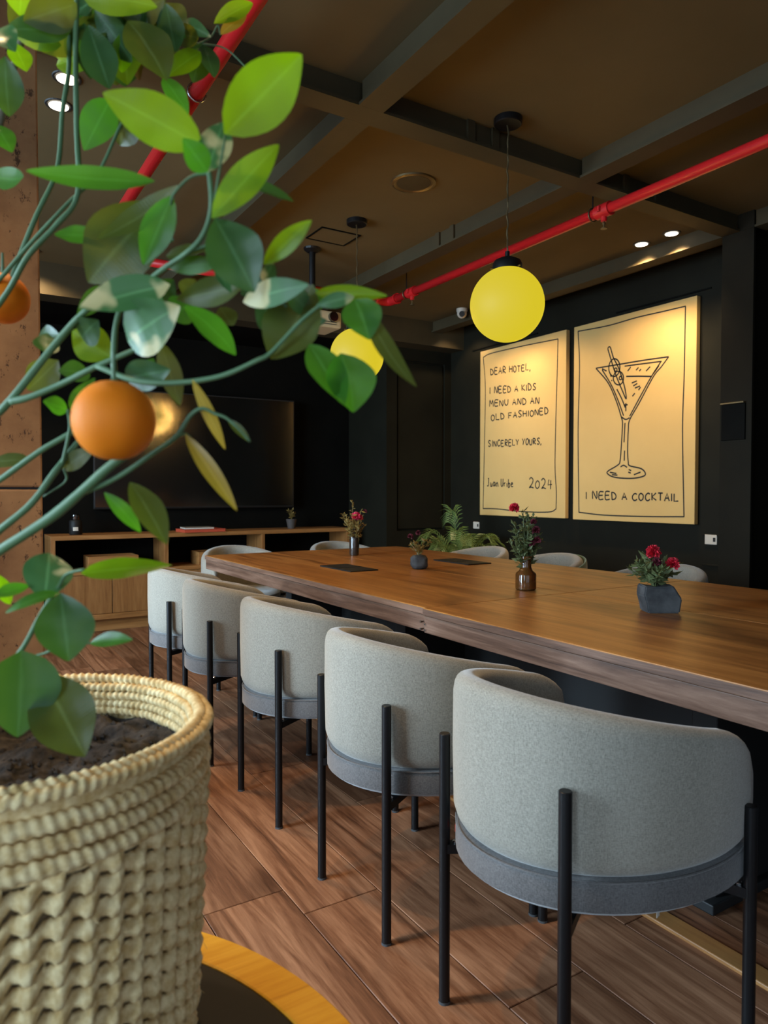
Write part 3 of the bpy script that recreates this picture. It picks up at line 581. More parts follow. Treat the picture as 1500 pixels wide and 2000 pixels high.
# ================================================================== TV WALL
cs = thing('tv_console', 'low oak media console with open shelves under the television', 'console', (0, 0, 0)); CX0, CX1, CY0, CY1, CZ1 = 0.735, 3.46, 6.2, 6.59, 0.80; T = 0.035
MB().box(CX0, CX1, CY0, CY1, CZ1-T, CZ1, 0.002).obj('top', 'oak_x', cs)
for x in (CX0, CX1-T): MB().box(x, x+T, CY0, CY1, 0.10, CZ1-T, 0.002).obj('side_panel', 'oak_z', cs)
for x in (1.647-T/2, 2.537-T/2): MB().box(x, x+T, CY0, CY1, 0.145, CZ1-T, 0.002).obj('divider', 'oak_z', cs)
xs = [CX0+T, 1.647-T/2, 1.647+T/2, 2.537-T/2, 2.537+T/2, CX1-T]
MB().box(CX0+T, CX1-T, CY0, CY1, 0.10, 0.145, 0.002).obj('bottom_rail', 'oak_x', cs); MB().box(CX0+0.04, CX1-0.04, CY0+0.05, CY1-0.02, 0, 0.10).obj('plinth', 'oak_x', cs); MB().box(CX0+T, CX1-T, CY1-0.012, CY1, 0.145, CZ1-T).obj('back_panel', 'wall_dark', cs)
for i in range(3):
    a, b_ = xs[2*i], xs[2*i+1]; MB().box(a, b_, CY0, CY1-0.013, 0.475, 0.505, 0.002).obj('shelf', 'oak_x', cs)
    mid = (a+b_)/2
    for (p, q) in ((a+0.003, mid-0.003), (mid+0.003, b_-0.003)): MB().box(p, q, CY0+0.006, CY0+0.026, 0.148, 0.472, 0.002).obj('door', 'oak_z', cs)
for (x0, x1, lab) in ((1.02, 1.42, 'open oak box on the left console shelf'), (1.94, 2.30, 'open oak box on the middle console shelf')):
    t = thing('wooden_box', lab, 'box', (x0, CY0+0.03, 0.505)); w_ = x1-x0
    MB().box(0, w_, 0, 0.25, 0, 0.012).obj('base', 'oak_x', t); MB().box(0, w_, 0, 0.014, 0.012, 0.115, 0.002).obj('front_board', 'oak_x', t); MB().box(0, w_, 0.236, 0.25, 0.012, 0.115, 0.002).obj('back_board', 'oak_x', t)
    for q in (0, w_-0.014): MB().box(q, q+0.014, 0.014, 0.236, 0.012, 0.115, 0.002).obj('side_board', 'oak_x', t)
tag(MB().box(0.80, 0.90, 6.23, 6.33, 0.505, 0.513, 0.002).obj('note_pad', 'paper'), 'small white pad on the left console shelf', 'note pad')
t = thing('candle_jar', 'black reed diffuser jar with white label on the console', 'jar', (0.945, 6.36, CZ1))
MB().lathe([(0.045, 0), (0.05, 0.006), (0.05, 0.11), (0.042, 0.122), (0.03, 0.124)], 28).obj('body', 'slate_black', t, 'auto'); MB().lathe([(0.032, 0.124), (0.034, 0.128), (0.034, 0.165), (0.028, 0.17)], 24).obj('lid', 'screen', t, 'auto')
MB().grid(lambda i, j: (0.0508*math.cos(-2.12+i*0.09), 0.0508*math.sin(-2.12+i*0.09), 0.035+0.03*j), 10, 2).obj('label', 'paper', t, True)
t = thing('book', 'red covered book lying on the console', 'book', (1.98, 6.30, CZ1), 0.05, 'books on the console'); MB().box(-0.19, 0.19, -0.12, 0.12, 0, 0.004).obj('cover', 'book_red', t); MB().box(-0.188, 0.185, -0.117, 0.117, 0.004, 0.022).obj('pages', 'book_red', t); MB().box(-0.19, 0.19, -0.12, 0.12, 0.022, 0.026).obj('cover', 'book_red', t)
t = thing('book', 'grey book on top of the red book', 'book', (1.95, 6.31, CZ1+0.026), -0.06, 'books on the console'); MB().box(-0.13, 0.13, -0.1, 0.1, 0, 0.003).obj('cover', 'book_grey', t); MB().box(-0.128, 0.126, -0.097, 0.097, 0.003, 0.013).obj('pages', 'paper', t); MB().box(-0.13, 0.13, -0.1, 0.1, 0.013, 0.016).obj('cover', 'book_grey', t)
tv = thing('television', 'large black flat television on the dark wall', 'television', (2.05, 6.50, 1.53), 0)
MB().box(-0.93, 0.93, 0.0, 0.045, -0.525, 0.525, 0.004).obj('casing', 'black_matte', tv); MB().box(-0.918, 0.918, -0.0025, 0.002, -0.508, 0.513).obj('screen', 'screen', tv); MB().box(-0.93, 0.93, -0.004, 0.004, -0.525, -0.512).obj('bottom_bezel', 'black_metal', tv); MB().box(-0.3, 0.3, 0.045, 0.078, -0.2, 0.2).obj('wall_mount', 'black_matte', tv)
tv.rotation_euler = (math.radians(1.3), 0, math.radians(-1.6))

# ================================================================== PLANT HELPERS
def leaf_mesh(base, tip, width, nrm, bend=0.12, fold=0.18, material='leaf_green', twist=0.0, nl=14, nw=5, shape=0.78, asym=0.46):
    base, tip = Vector(base), Vector(tip); ax = tip-base; Ln = ax.length; t = ax.normalized(); n = (nrm - t*nrm.dot(t)).normalized(); s_ = t.cross(n)
    b = MB(); uvs = []
    for i in range(nl):
        f = i/(nl-1); f = 1-(1-f)**1.35; w = (math.sin(PI*min(1, f**(math.log(0.5)/math.log(asym))))**shape)*width/2*(1-0.25*f**6) + (0.0005 if i < nl-1 else 0)
        c = base+ax*f + n*(bend*Ln*4*f*(1-f)*0.5); a = twist*(f-0.5); sd = s_*math.cos(a)+n*math.sin(a); nn = n*math.cos(a)-s_*math.sin(a)
        for j in range(nw):
            q = -1+2*j/(nw-1); b.v.append(tuple(c + sd*(w*q) + nn*(fold*w*(abs(q)**1.4) + 0.03*w*math.sin(f*17+j)))); uvs.append(((q+1)/2, f))
    for i in range(nl-1):
        for j in range(nw-1): a = i*nw+j; b.f.append((a, a+1, a+nw+1, a+nw))
    me = b.mesh('leaf', material, True); ul = me.uv_layers.new(name='UVMap')
    for lp in me.loops: ul.data[lp.index].uv = uvs[lp.vertex_index]
    return me
# ================================================================== ROUND TABLE, BASKET, TREE
RC = (-0.12, 0.77); RZ = 0.45
rt = thing('round_side_table', 'low round table with orange wood rim and black top', 'table', (RC[0], RC[1], 0))
MB().lathe([(0.505, RZ-0.03), (0.511, RZ-0.028), (0.511, RZ-0.003), (0.505, RZ-0.002)], 96).obj('inlay_top', 'slate_black', rt, 'auto')
for k in range(8):
    a0 = 2*PI*k/8+0.72; a1 = a0+2*PI/8-0.002; b = MB(); n_ = 16
    prof = [(0.512, RZ-0.035), (0.569, RZ-0.035), (0.572, RZ-0.032), (0.572, RZ-0.003), (0.569, RZ), (0.514, RZ), (0.512, RZ-0.002)]
    b.grid(lambda i, j: (prof[j][0]*math.cos(a0+(a1-a0)*i/n_), prof[j][0]*math.sin(a0+(a1-a0)*i/n_), prof[j][1]), n_+1, len(prof), False, True)
    b.f.append(tuple(range(len(prof)))); b.f.append(tuple(n_*len(prof)+j for j in reversed(range(len(prof)))))
    fix_normals(b.obj('rim_segment', 'rim_wood', rt))
MB().lathe([(0.28, 0), (0.28, 0.02), (0.05, 0.035), (0.045, RZ-0.06), (0.2, RZ-0.03)], 40).obj('pedestal', 'black_metal', rt, 'auto')

PC = (0.07, 0.953); PZ0, PZ1 = RZ, 0.87
bk = thing('basket_planter', 'round woven cream jute basket planter on the round table', 'planter', (PC[0], PC[1], 0))
def brad(z): f = (z-PZ0)/(PZ1-PZ0); return 0.208+0.020*f - 0.012*max(0, 0.12-f)/0.12
zb1 = 0.784; ROWH = 0.0235; NWV = 50; PPW = 12
wm = MB(); nk = NWV//2
def strand(k):
    pts = []
    for i in range(NWV*PPW+1):
        ph = i/PPW; th = ph*2*PI/NWV; wob = noise.noise((math.cos(th)*8, math.sin(th)*8, k*3.1))
        z = PZ0 + ROWH*(k + 0.5*(ph - 0.95*math.sin(2*PI*(ph+0.12*wob))/PI) + 0.12*wob); pts.append((th, ph, z))
    run = []
    for p in pts + [None]:
        if p and PZ0+0.014 < p[2] < zb1: run.append(p)
        else:
            if len(run) > 3:
                o = len(wm.v); ns = 8
                for (th, ph, z) in run:
                    c2 = math.cos(2*PI*(ph-0.25)); ez = 0.0108+0.0016*c2; er = 0.0072+0.002*c2; rr_ = brad(z)-0.0065+0.0022*c2
                    for q in range(ns):
                        a = 2*PI*q/ns; g = 1+0.09*math.sin(ph*2*PI*4+a*1.0)+0.08*noise.noise((th*30, z*90, q)); rad = rr_+er*g*math.cos(a); wm.v.append((rad*math.cos(th), rad*math.sin(th), z+ez*g*math.sin(a)))
                for i in range(len(run)-1):
                    for q in range(ns): a = o+i*ns+q; b2 = o+i*ns+(q+1) % ns; wm.f.append((a, a+ns, b2+ns, b2))
            run = []
for k in range(-nk-1, int((zb1-PZ0)/ROWH)+2): strand(k)
wo = wm.obj('woven_body', 'jute', bk, True); fix_normals(wo); tag(wo, kind='stuff')
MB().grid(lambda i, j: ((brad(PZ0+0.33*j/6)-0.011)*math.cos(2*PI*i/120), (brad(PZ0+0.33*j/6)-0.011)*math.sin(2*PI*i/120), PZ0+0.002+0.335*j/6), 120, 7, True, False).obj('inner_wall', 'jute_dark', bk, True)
def rope(name, R, z, r0, nb, tw=1.0, amp=0.10):
    n_, ns = nb*6, 10
    def fn(i, j):
        th = 2*PI*i/n_; a = 2*PI*j/ns; g = 1+amp*math.sin(nb*th+a*tw)+0.10*noise.noise((math.cos(th)*14, math.sin(th)*14, z*90)); r = r0*g
        wob = 0.0016*noise.noise((math.cos(th)*4, math.sin(th)*4, z*50)); return ((R+wob+r*math.cos(a))*math.cos(th), (R+wob+r*math.cos(a))*math.sin(th), z+wob+r*math.sin(a))
    o = MB().grid(fn, n_, ns, True, True).obj(name, 'jute', bk, True); fix_normals(o); return o
for k, z in enumerate((0.795, 0.8155, 0.8355)): rope('rope_coil', brad(z)-0.004-0.0015*k, z, 0.0092, 120, 1.0)
MB().grid(lambda i, j: ((brad(0.85)-0.012+0.001*(j % 2))*math.cos(2*PI*i/160), (brad(0.85)-0.012+0.001*(j % 2))*math.sin(2*PI*i/160), 0.78+0.088*j/8), 160, 9, True, False).obj('liner_band', 'jute', bk, True)
for k, (R, z) in enumerate(((0.2255, 0.866), (0.2165, 0.8705), (0.208, 0.861), (0.205, 0.850), (0.204, 0.839), (0.203, 0.828))): rope('rim_braid' if k < 2 else 'inner_coil', R, z, 0.0072 if k < 2 else 0.0062, 130, 1.0 if k % 2 else -1.0, 0.16)
# loose jute fibres
b = MB()
for _ in range(260):
    th = random.uniform(0, 2*PI); z = random.uniform(0.46, 0.85); r = brad(z)+0.001; p = Vector((r*math.cos(th), r*math.sin(th), z)); d_ = Vector((math.cos(th)*random.uniform(0.3, 1), math.sin(th)*random.uniform(0.3, 1), random.uniform(-.8, .8)))*random.uniform(0.006, 0.022); sd = Vector((-math.sin(th), math.cos(th), 0))*random.uniform(-.008, .008)
    b.tube([p, p+d_*0.5+sd, p+d_], 0.00028, 3, False)
tag(b.obj('loose_fibres', 'jute', bk), kind='stuff')
SZ = 0.812
def soilf(i, j):
    r = 0.203*(i/44.0); a = 2*PI*j/90; x_, y_ = r*math.cos(a), r*math.sin(a)
    h = 0.016*noise.noise((x_*14, y_*14, 4))+0.010*noise.noise((x_*38, y_*38, 1))+0.006*abs(noise.noise((x_*95, y_*95, 2)))
    return (x_, y_, SZ+h+0.006*(r/0.2)**2)
tag(MB().grid(soilf, 45, 90, False, True).obj('soil', 'soil', bk, True), 'dark crumbly potting soil', kind='stuff')
b = MB()
for _ in range(420):
    a = random.uniform(0, 2*PI); r = 0.195*math.sqrt(random.random()); x_, y_ = r*math.cos(a), r*math.sin(a); q = random.uniform(0.0015, 0.0055)
    h = 0.016*noise.noise((x_*14, y_*14, 4))+0.010*noise.noise((x_*38, y_*38, 1)); c_ = Vector((x_, y_, SZ+h+q*0.4+0.006*(r/0.2)**2))
    pts = [c_+Vector((random.uniform(.6, 1.2)*d[0], random.uniform(.6, 1.2)*d[1], random.uniform(.5, 1)*d[2]))*q for d in ((1,0,0),(-1,0,0),(0,1,0),(0,-1,0),(0,0,1),(0,0,-1))]
    b.add(pts, [(0,2,4),(2,1,4),(1,3,4),(3,0,4),(2,0,5),(1,2,5),(3,1,5),(0,3,5)])
tag(b.obj('soil_clods', 'soil', bk), kind='stuff')

tree = thing('citrus_tree', 'potted citrus tree with glossy leaves and ripe orange fruit', 'tree', (PC[0]-0.03, PC[1]-0.02, SZ))
TL = Vector(tree.location)
def px3(pts): return [at(u, v, d=d_)-TL for (u, v, d_) in pts]
def branch(pts, r0, r1, name='branch', material='branch_bark', n=8):
    P = spline(px3(pts), 6); k_ = len(P); b = MB()
    b.tube(P, [(r0+(r1-r0)*i/(k_-1))*(1+0.10*noise.noise(P[i]*60)) for i in range(k_)], n); return b.obj(name, material, tree, True)
P0 = at(-20, 1490, Z=SZ-0.02)
P = spline([P0-TL] + px3([(-95, 1330, 0.90), (-130, 1150, 0.86), (-105, 980, 0.84), (-85, 800, 0.86), (-60, 600, 0.88), (-30, 380, 0.90), (30, 120, 0.92), (110, -120, 0.92)]), 8)
MB().tube(P, [0.0125-0.0095*i/(len(P)-1) for i in range(len(P))], 12).obj('trunk', 'trunk_bark', tree, True)
for pts, r0, r1 in (
 ([(-125,1180,.86),(-60,1115,.78),(0,1075,.73),(100,1010,.70),(165,955,.68),(222,905,.665),(290,858,.66)], .0058, .0042),
 ([(-115,1090,.85),(-40,1070,.80),(0,1035,.77),(60,985,.76),(105,925,.76),(128,895,.765),(155,860,.77)], .0045, .003),
 ([(-105,1000,.84),(-40,960,.82),(0,937,.80),(80,880,.78),(140,845,.77),(175,820,.77)], .004, .0028),
 ([(-95,900,.85),(-30,832,.78),(22,780,.75),(110,670,.74),(170,605,.72),(240,560,.70)], .005, .0026),
 ([(22,784,.75),(60,775,.74),(120,750,.73),(190,715,.71),(270,680,.70),(335,645,.69)], .0042, .0022),
 ([(190,715,.71),(260,742,.69),(340,748,.68),(430,735,.67),(500,705,.66),(530,688,.66),(590,625,.655),(640,585,.65)], .0032, .0016),
 ([(165,962,.685),(230,932,.675),(300,885,.67),(345,852,.667),(372,812,.667),(395,798,.665),(420,808,.665),(447,820,.664),(488,862,.662)], .0026, .0012),
 ([(345,852,.667),(362,848,.666),(378,862,.665)], .0016, .0012),
 ([(150,-10,.86),(148,100,.85),(150,250,.85),(152,380,.84),(110,440,.84),(55,500,.84),(15,570,.86),(-50,660,.88)], .0030, .0034),
 ([(133,20,.90),(135,130,.90),(122,220,.90),(112,330,.90),(72,420,.89),(35,510,.89),(5,590,.89),(-60,690,.88)], .0028, .0034),
 ([(262,200,.86),(238,240,.85),(190,340,.85),(130,400,.85),(60,475,.86),(0,545,.87),(-65,620,.88)], .0018, .0028),
 ([(408,330,.65),(413,400,.65),(400,452,.66),(370,490,.67),(300,540,.70),(235,605,.72),(222,700,.73),(225,770,.74),(190,830,.75)], .0022, .0034),
 ([(410,338,.65),(372,346,.652),(340,378,.655),(333,400,.66)], .0016, .001),
 ([(408,425,.655),(418,395,.65),(440,265,.64)], .0016, .001),
 ([(370,490,.67),(430,480,.665),(500,540,.66),(560,600,.655)], .0018, .0014),
 ([(-100,1390,.9),(-20,1330,.78),(38,1275,.735),(80,1200,.72),(112,1150,.71),(130,1122,.70),(165,1112,.69)], .0034, .0014),
 ([(30,1290,.735),(80,1278,.73),(115,1266,.72),(180,1255,.71)], .0016, .001),
 ([(150,100,.86),(210,30,.88),(250,35,.9),(300,70,.93),(390,85,.95),(440,95,.96),(485,136,.96)], .0018, .0009),
 ([(390,85,.95),(412,72,.95),(425,50,.95),(430,68,.95)], .0012, .0009),
 ([(150,60,.86),(172,48,.87),(240,62,.88)], .0016, .001),
 ([(125,915,.765),(128,940,.77),(85,970,.77)], .0012, .001), ([(132,800,.75),(137,830,.755),(132,862,.76),(122,905,.76)], .0018, .002)):
    branch(pts, r0, r1)
# leaves: (base u,v, tip u,v, width px, depth, material)
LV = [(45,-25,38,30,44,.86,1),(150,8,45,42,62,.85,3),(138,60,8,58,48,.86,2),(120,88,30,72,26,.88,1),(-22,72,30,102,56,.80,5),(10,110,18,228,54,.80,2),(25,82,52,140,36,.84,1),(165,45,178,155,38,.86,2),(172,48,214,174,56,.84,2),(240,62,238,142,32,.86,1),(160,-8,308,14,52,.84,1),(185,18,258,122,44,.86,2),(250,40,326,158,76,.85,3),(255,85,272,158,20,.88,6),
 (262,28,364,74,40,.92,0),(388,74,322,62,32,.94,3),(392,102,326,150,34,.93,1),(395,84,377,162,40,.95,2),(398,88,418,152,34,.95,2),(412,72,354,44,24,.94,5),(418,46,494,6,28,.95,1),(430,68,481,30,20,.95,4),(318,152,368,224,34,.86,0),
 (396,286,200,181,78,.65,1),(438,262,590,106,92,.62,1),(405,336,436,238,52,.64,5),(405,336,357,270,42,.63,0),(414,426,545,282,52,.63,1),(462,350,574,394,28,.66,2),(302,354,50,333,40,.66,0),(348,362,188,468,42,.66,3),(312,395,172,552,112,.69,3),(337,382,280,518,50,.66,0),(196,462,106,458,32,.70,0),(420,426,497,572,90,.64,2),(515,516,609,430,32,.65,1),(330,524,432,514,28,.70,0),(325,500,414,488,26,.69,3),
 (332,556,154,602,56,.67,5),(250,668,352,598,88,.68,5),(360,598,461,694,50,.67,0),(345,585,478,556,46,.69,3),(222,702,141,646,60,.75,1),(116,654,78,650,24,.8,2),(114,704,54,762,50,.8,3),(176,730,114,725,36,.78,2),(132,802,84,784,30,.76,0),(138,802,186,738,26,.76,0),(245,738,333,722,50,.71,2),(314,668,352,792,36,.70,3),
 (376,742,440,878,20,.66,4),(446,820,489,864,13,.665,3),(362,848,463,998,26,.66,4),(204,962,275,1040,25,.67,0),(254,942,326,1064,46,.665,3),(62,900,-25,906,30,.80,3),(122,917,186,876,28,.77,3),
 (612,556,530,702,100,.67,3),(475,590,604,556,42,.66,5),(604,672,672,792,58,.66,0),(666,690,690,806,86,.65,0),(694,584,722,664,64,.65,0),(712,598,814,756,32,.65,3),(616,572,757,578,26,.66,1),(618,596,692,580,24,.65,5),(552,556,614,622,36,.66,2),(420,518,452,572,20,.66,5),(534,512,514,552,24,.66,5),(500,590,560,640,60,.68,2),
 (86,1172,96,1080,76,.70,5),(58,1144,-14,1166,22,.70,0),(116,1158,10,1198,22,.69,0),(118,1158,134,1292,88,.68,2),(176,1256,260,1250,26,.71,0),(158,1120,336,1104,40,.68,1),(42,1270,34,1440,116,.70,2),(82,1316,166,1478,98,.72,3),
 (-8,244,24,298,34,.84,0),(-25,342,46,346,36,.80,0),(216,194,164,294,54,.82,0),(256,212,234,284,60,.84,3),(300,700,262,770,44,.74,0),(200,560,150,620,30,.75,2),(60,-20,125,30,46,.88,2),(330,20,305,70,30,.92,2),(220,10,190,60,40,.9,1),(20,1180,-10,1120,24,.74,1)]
rr = random.Random(21)
for _ in range(44):   # fill the dense crown top
    u_, v_ = rr.uniform(70, 330), rr.uniform(-50, 110); u_ += 90 if (u_ < 175 and v_ > 20) else 0; a_ = rr.uniform(0.1, 1.2)*PI; l_ = rr.uniform(70, 120)
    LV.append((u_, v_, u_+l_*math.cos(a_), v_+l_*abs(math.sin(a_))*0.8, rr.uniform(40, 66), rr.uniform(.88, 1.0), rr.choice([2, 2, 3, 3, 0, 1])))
for (u_, v_) in ((300, 480), (340, 470), (430, 600), (470, 575), (380, 545), (300, 590), (260, 560), (560, 640), (590, 600), (90, 690), (160, 660), (330, 620)):
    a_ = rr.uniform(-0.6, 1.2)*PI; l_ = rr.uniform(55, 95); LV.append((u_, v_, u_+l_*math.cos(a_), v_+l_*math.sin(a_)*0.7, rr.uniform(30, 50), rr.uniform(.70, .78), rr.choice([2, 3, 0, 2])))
LM = ['leaf_green', 'leaf_bright', 'leaf_dark', 'leaf_olive', 'leaf_yellow', 'leaf_cream_patched', 'leaf_brown']
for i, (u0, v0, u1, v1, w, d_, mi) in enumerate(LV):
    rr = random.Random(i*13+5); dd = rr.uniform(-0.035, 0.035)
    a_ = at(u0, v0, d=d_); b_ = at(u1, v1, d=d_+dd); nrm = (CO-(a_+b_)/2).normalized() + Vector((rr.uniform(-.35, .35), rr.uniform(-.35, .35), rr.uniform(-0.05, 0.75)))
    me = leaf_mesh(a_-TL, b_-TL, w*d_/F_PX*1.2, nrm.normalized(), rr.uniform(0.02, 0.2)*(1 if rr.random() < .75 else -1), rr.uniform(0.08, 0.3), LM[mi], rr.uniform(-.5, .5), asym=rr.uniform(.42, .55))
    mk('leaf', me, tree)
def fruit(u, v, d_, R):
    c_ = at(u, v, d=d_)-TL; b = MB(); n_, m_ = 40, 26
    def fn(i, j):
        th = PI*i/(m_-1); a = 2*PI*j/n_; k_ = 1-0.05*math.exp(-(th/0.22)**2) - 0.03*math.exp(-((PI-th)/0.2)**2) + 0.012*noise.noise((math.cos(a)*1.5, math.sin(a)*1.5, th))
        return c_+Vector((math.sin(th)*math.cos(a), math.sin(th)*math.sin(a), math.cos(th)*1.0))*R*k_
    o = b.grid(fn, m_, n_, False, True).obj('orange_fruit', 'orange_peel', tree, True); fix_normals(o)
    st = MB().lathe([(0.004, 0), (0.006, 0.002), (0.002, 0.006), (0.0015, 0.03)], 8, tuple(c_+Vector((0, 0, R*0.86)))); st.obj('fruit_stalk', 'branch_bark', tree)
fruit(223, 821, 0.628, 0.0355); fruit(6, 583, 0.90, 0.0315)

# ================================================================== TABLE FLOWERS
def bouquet(name, label, loc, stems, spread, h, leafm, leafn, leafl, blossoms, seed, droop=0.2, group='flower bunches on the table'):
    rr = random.Random(seed); t = thing(name, label, 'flowers', loc, 0, group); tips = []
    for k in range(stems):
        a = rr.uniform(0, 2*PI); q = spread*math.sqrt(rr.random()); hh = h*rr.uniform(0.6, 1.0)*(1-0.35*q/spread); tp = Vector((q*math.cos(a), q*math.sin(a), hh)); tips.append(tp)
        MB().tube(spline([(0.003*math.cos(a), 0.003*math.sin(a), 0.0), (tp.x*0.25, tp.y*0.25, hh*0.45), tuple(tp)], 5), [0.0016]*11, 5).obj('stem', leafm, t)
    b = MB()
    for tp in tips:
        for k in range(leafn):
            f = rr.uniform(0.38, 1.0); c_ = Vector((tp.x*f**1.5, tp.y*f**1.5, tp.z*f)); dr = Vector((rr.uniform(-1, 1), rr.uniform(-1, 1), rr.uniform(-.3, .9))).normalized(); ln = leafl*rr.uniform(.6, 1.3); e = c_+dr*ln; sd = dr.cross(Vector((rr.uniform(-1, 1), rr.uniform(-1, 1), 1))).normalized()*ln*0.24; m_ = c_+dr*ln*0.5; up_ = dr.cross(sd).normalized()*ln*0.08
            b.add([c_, m_+sd+up_, e, m_-sd+up_, m_], [(0, 4, 1), (4, 2, 1), (0, 3, 4), (4, 3, 2)])
    tag(b.obj('foliage', leafm, t), kind='stuff')
    for (bx_, by_, bz_, r, mt) in blossoms:
        b = MB()
        for k in range(60):
            a = k*2.399; el = -0.5+2.0*(k/60)+rr.uniform(-.15, .15); dr = Vector((math.cos(a)*math.cos(el), math.sin(a)*math.cos(el), math.sin(el))); sd = dr.cross(Vector((rr.uniform(-1, 1), rr.uniform(-1, 1), rr.uniform(-1, 1)))).normalized()*r*0.42; upn = dr.cross(sd).normalized()*r*rr.uniform(-.3, .3); c_ = Vector((bx_, by_, bz_)); q_ = rr.uniform(.75, 1.1)*r
            b.add([c_+dr*r*0.1, c_+dr*q_*0.65+sd, c_+dr*q_+sd*0.7-upn, c_+dr*q_*0.9, c_+dr*q_-sd*0.7-upn, c_+dr*q_*0.65-sd], [(0, 1, 2, 3), (0, 3, 4, 5)])
        b.obj('blossom', mt, t)
    return t
def rv(x, y): return RT*x + FW*y   # offsets seen from the aisle
def bl(lst): return [((RT*a+FW*-0.02).x, (RT*a+FW*-0.02).y, z, r, m_) for (a, z, r, m_) in lst]
# tall dark vase
t = thing('bottle_vase', 'slim dark glass bottle vase at the far end of the table', 'vase', (2.235, 3.95, TZ), 0, 'vases on the table')
MB().lathe([(0.026, 0), (0.031, 0.004), (0.032, 0.02), (0.032, 0.115), (0.027, 0.13), (0.02, 0.145), (0.021, 0.17), (0.018, 0.17), (0.016, 0.14), (0.026, 0.11), (0.027, 0.01), (0.01, 0.008)], 28).obj('body', 'dark_glass', t, 'auto')
bouquet('flower_bunch', 'dried yellow sprays with one pink bloom in the slim dark vase', (2.235, 3.95, TZ+0.02), 17, 0.095, 0.37, 'dry_leaf', 26, 0.026, bl([(0.012, 0.225, 0.032, 'petal_pink'), (0.04, 0.22, 0.02, 'petal_red'), (0.07, 0.26, 0.014, 'petal_dark')]), 3)
# rock with dried flowers
def rockmesh(w, d_, h, seed, cut=None, n=22):
    b = MB(); rr = seed
    def fn(i, j):
        th = PI*i/(n-1); a = 2*PI*j/(2*n); v = Vector((math.sin(th)*math.cos(a), math.sin(th)*math.sin(a), -math.cos(th)))
        p = Vector([math.copysign(abs(c)**0.72, c) for c in v]); m_ = 1+0.16*noise.noise(v*1.7+Vector((rr, 0, 0)))+0.05*noise.noise(v*6+Vector((rr, 2, 0)))
        q = Vector((p.x*w/2*m_, p.y*d_/2*m_, h/2+p.z*h/2*(1+0.08*noise.noise(v*3)))); q.z = max(0, q.z)
        if cut: 
            ov = q.x*cut[0]+q.z*cut[1]-cut[2]
            if ov > 0: q.x -= ov*cut[0]; q.z -= ov*cut[1]
        return q
    return b.grid(fn, n, 2*n, False, True)
t = thing('stone_planter', 'small rough grey stone holder with dried sprigs, mid table', 'planter', (2.12, 3.06, TZ), -0.5, 'stone holders on the table'); o = rockmesh(0.095, 0.08, 0.075, 3.0).obj('stone', 'slate', t, True); fix_normals(o)
bouquet('flower_bunch', 'thin dried sprigs with wine red buds in the small stone holder', (2.12, 3.06, TZ+0.055), 9, 0.07, 0.13, 'dry_leaf', 9, 0.024, bl([(-0.045, 0.115, 0.016, 'petal_dark'), (-0.005, 0.135, 0.014, 'petal_dark')]), 5)
# amber bottle
t = thing('bottle_vase', 'squat amber glass bottle vase in the middle of the table', 'vase', (2.037, 2.169, TZ), 0, 'vases on the table')
MB().lathe([(0.036, 0), (0.042, 0.005), (0.0425, 0.012), (0.0425, 0.062), (0.040, 0.07), (0.028, 0.08), (0.022, 0.094), (0.022, 0.125), (0.026, 0.128), (0.026, 0.14), (0.020, 0.14), (0.018, 0.125), (0.018, 0.096), (0.024, 0.08), (0.036, 0.066), (0.038, 0.01), (0.012, 0.008)], 36).obj('body', 'amber_glass', t, 'auto')
bouquet('flower_bunch', 'tall sage green foliage with red carnation in the amber bottle', (2.037, 2.169, TZ+0.03), 22, 0.075, 0.345, 'sage_leaf', 34, 0.027, bl([(-0.052, 0.305, 0.022, 'petal_red'), (0.036, 0.215, 0.018, 'petal_dark'), (0.042, 0.175, 0.017, 'petal_dark'), (0.026, 0.25, 0.014, 'petal_dark'), (0.02, 0.16, 0.014, 'petal_dark')]), 8)
# slate block
t = thing('stone_planter', 'angular dark slate block holding flowers, nearest on the table', 'planter', (2.045, 1.535, TZ), -YAW, 'stone holders on the table'); 
bm = bmesh.new(); poly = [(-.050, 0), (.054, 0), (.061, .047), (.033, .092), (-.018, .086), (-.060, .091), (-.064, .058), (-.055, .03)]
fv = [[bm.verts.new((x_*k_+ox, yy, z_)) for (x_, z_) in poly] for (yy, k_, ox) in ((-.04, 1, 0), (0, 1.05, .002), (.04, .94, -.003))]
for A_, B_ in zip(fv, fv[1:]):
    for q in range(8): bm.faces.new((A_[q], A_[(q+1) % 8], B_[(q+1) % 8], B_[q]))
bm.faces.new(list(reversed(fv[0]))); bm.faces.new(fv[2]); bmesh.ops.recalc_face_normals(bm, faces=bm.faces[:])
bmesh.ops.bevel(bm, geom=[e for e in bm.edges if e.calc_face_angle(0) > 0.25], offset=0.004, segments=2, affect='EDGES')
for v_ in bm.verts:
    if v_.co.z > 0.004: v_.co += Vector((noise.noise(v_.co*70), noise.noise(v_.co*70+Vector((5, 0, 0))), noise.noise(v_.co*70+Vector((0, 5, 0)))))*0.002
me = D.meshes.new('stone'); bm.to_mesh(me); bm.free(); me.materials.append(MT['slate']); mk('stone', me, t)
bouquet('flower_bunch', 'short green sprigs with two red carnations in the slate block', tuple(Vector((2.045, 1.535, TZ+0.075)) - RT*0.015), 20, 0.095, 0.135, 'sage_leaf', 22, 0.034, bl([(-0.012, 0.125, 0.026, 'petal_red'), (0.052, 0.085, 0.024, 'petal_red'), (0.0, 0.09, 0.02, 'petal_dark')]), 11)
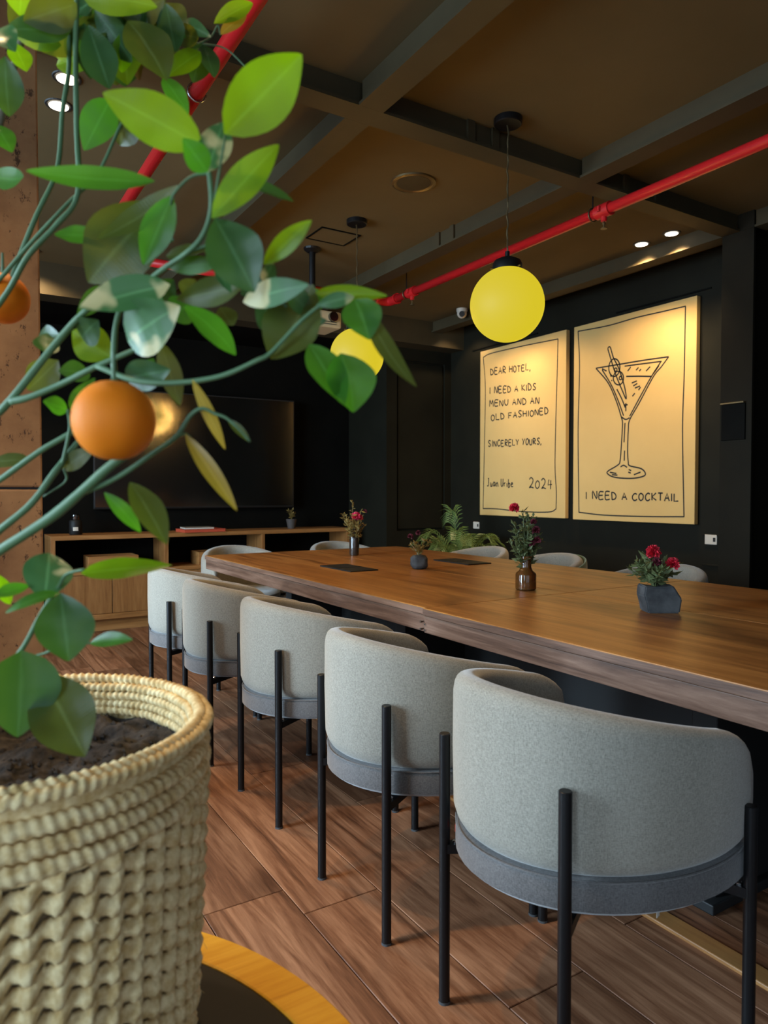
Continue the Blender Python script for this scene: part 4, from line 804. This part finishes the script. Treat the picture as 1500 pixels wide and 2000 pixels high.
# small potted succulent on console
t = thing('flower_pot', 'small dark pot on the right of the console', 'pot', (2.905, 6.38, CZ1)); MB().lathe([(0.035, 0), (0.05, 0.075), (0.052, 0.09), (0.045, 0.088), (0.04, 0.07), (0.01, 0.068)], 24).obj('body', 'terracotta', t, 'auto')
bouquet('potted_sprig', 'small dry sprig in the dark pot on the console', (2.905, 6.38, CZ1+0.07), 8, 0.06, 0.14, 'dry_leaf', 8, 0.028, [], 14, group='sprig on the console')
# palm in the corner
pm = thing('potted_palm', 'bushy green palm in the corner behind the far chairs', 'plant', (4.0, 5.12, 0))
MB().lathe([(0.13, 0), (0.16, 0.26), (0.17, 0.30), (0.15, 0.30), (0.14, 0.27), (0.02, 0.265)], 32).obj('pot', 'terracotta', pm, 'auto')
rr = random.Random(4)
fr_specs = [(a_, rr.uniform(0.28, 0.42), rr.uniform(0.30, 0.50)) for a_ in [2*PI*k/13+rr.uniform(-.2, .2) for k in range(13)]] + [(PI+0.3, 0.14, 0.72), (PI*1.25, 0.30, 0.55), (PI*0.9, 0.34, 0.52)]
for (a, rch, hh) in fr_specs:
    if math.cos(a)*rch > 0.34: rch *= 0.7
    base = Vector((0.02*math.cos(a), 0.02*math.sin(a), 0.265)); P = spline([base, base+Vector((math.cos(a)*rch*0.25, math.sin(a)*rch*0.25, hh*0.65)), base+Vector((math.cos(a)*rch*0.65, math.sin(a)*rch*0.65, hh)), base+Vector((math.cos(a)*rch, math.sin(a)*rch, hh*0.86))], 8)
    b = MB(); b.tube(P, [0.005-0.004*i/(len(P)-1) for i in range(len(P))], 5); sd0 = Vector((-math.sin(a), math.cos(a), 0))
    for i in range(7, len(P)-1):
        tg = (P[i+1]-P[i-1]).normalized()
        for s_ in (-1, 1):
            ln = 0.15*(1-0.45*abs((i-14)/11.0)); dr = (tg*0.65+sd0*s_*0.8+Vector((0, 0, 0.1))).normalized(); w = tg*0.007; m_ = P[i]+dr*ln*0.5+Vector((0, 0, 0.012)); e = P[i]+dr*ln-Vector((0, 0, 0.02))
            b.add([P[i]-w*0.4, m_-w, e, m_+w, P[i]+w*0.4], [(0, 1, 3, 4), (1, 2, 3)])
    b.obj('frond', 'palm_leaf', pm)
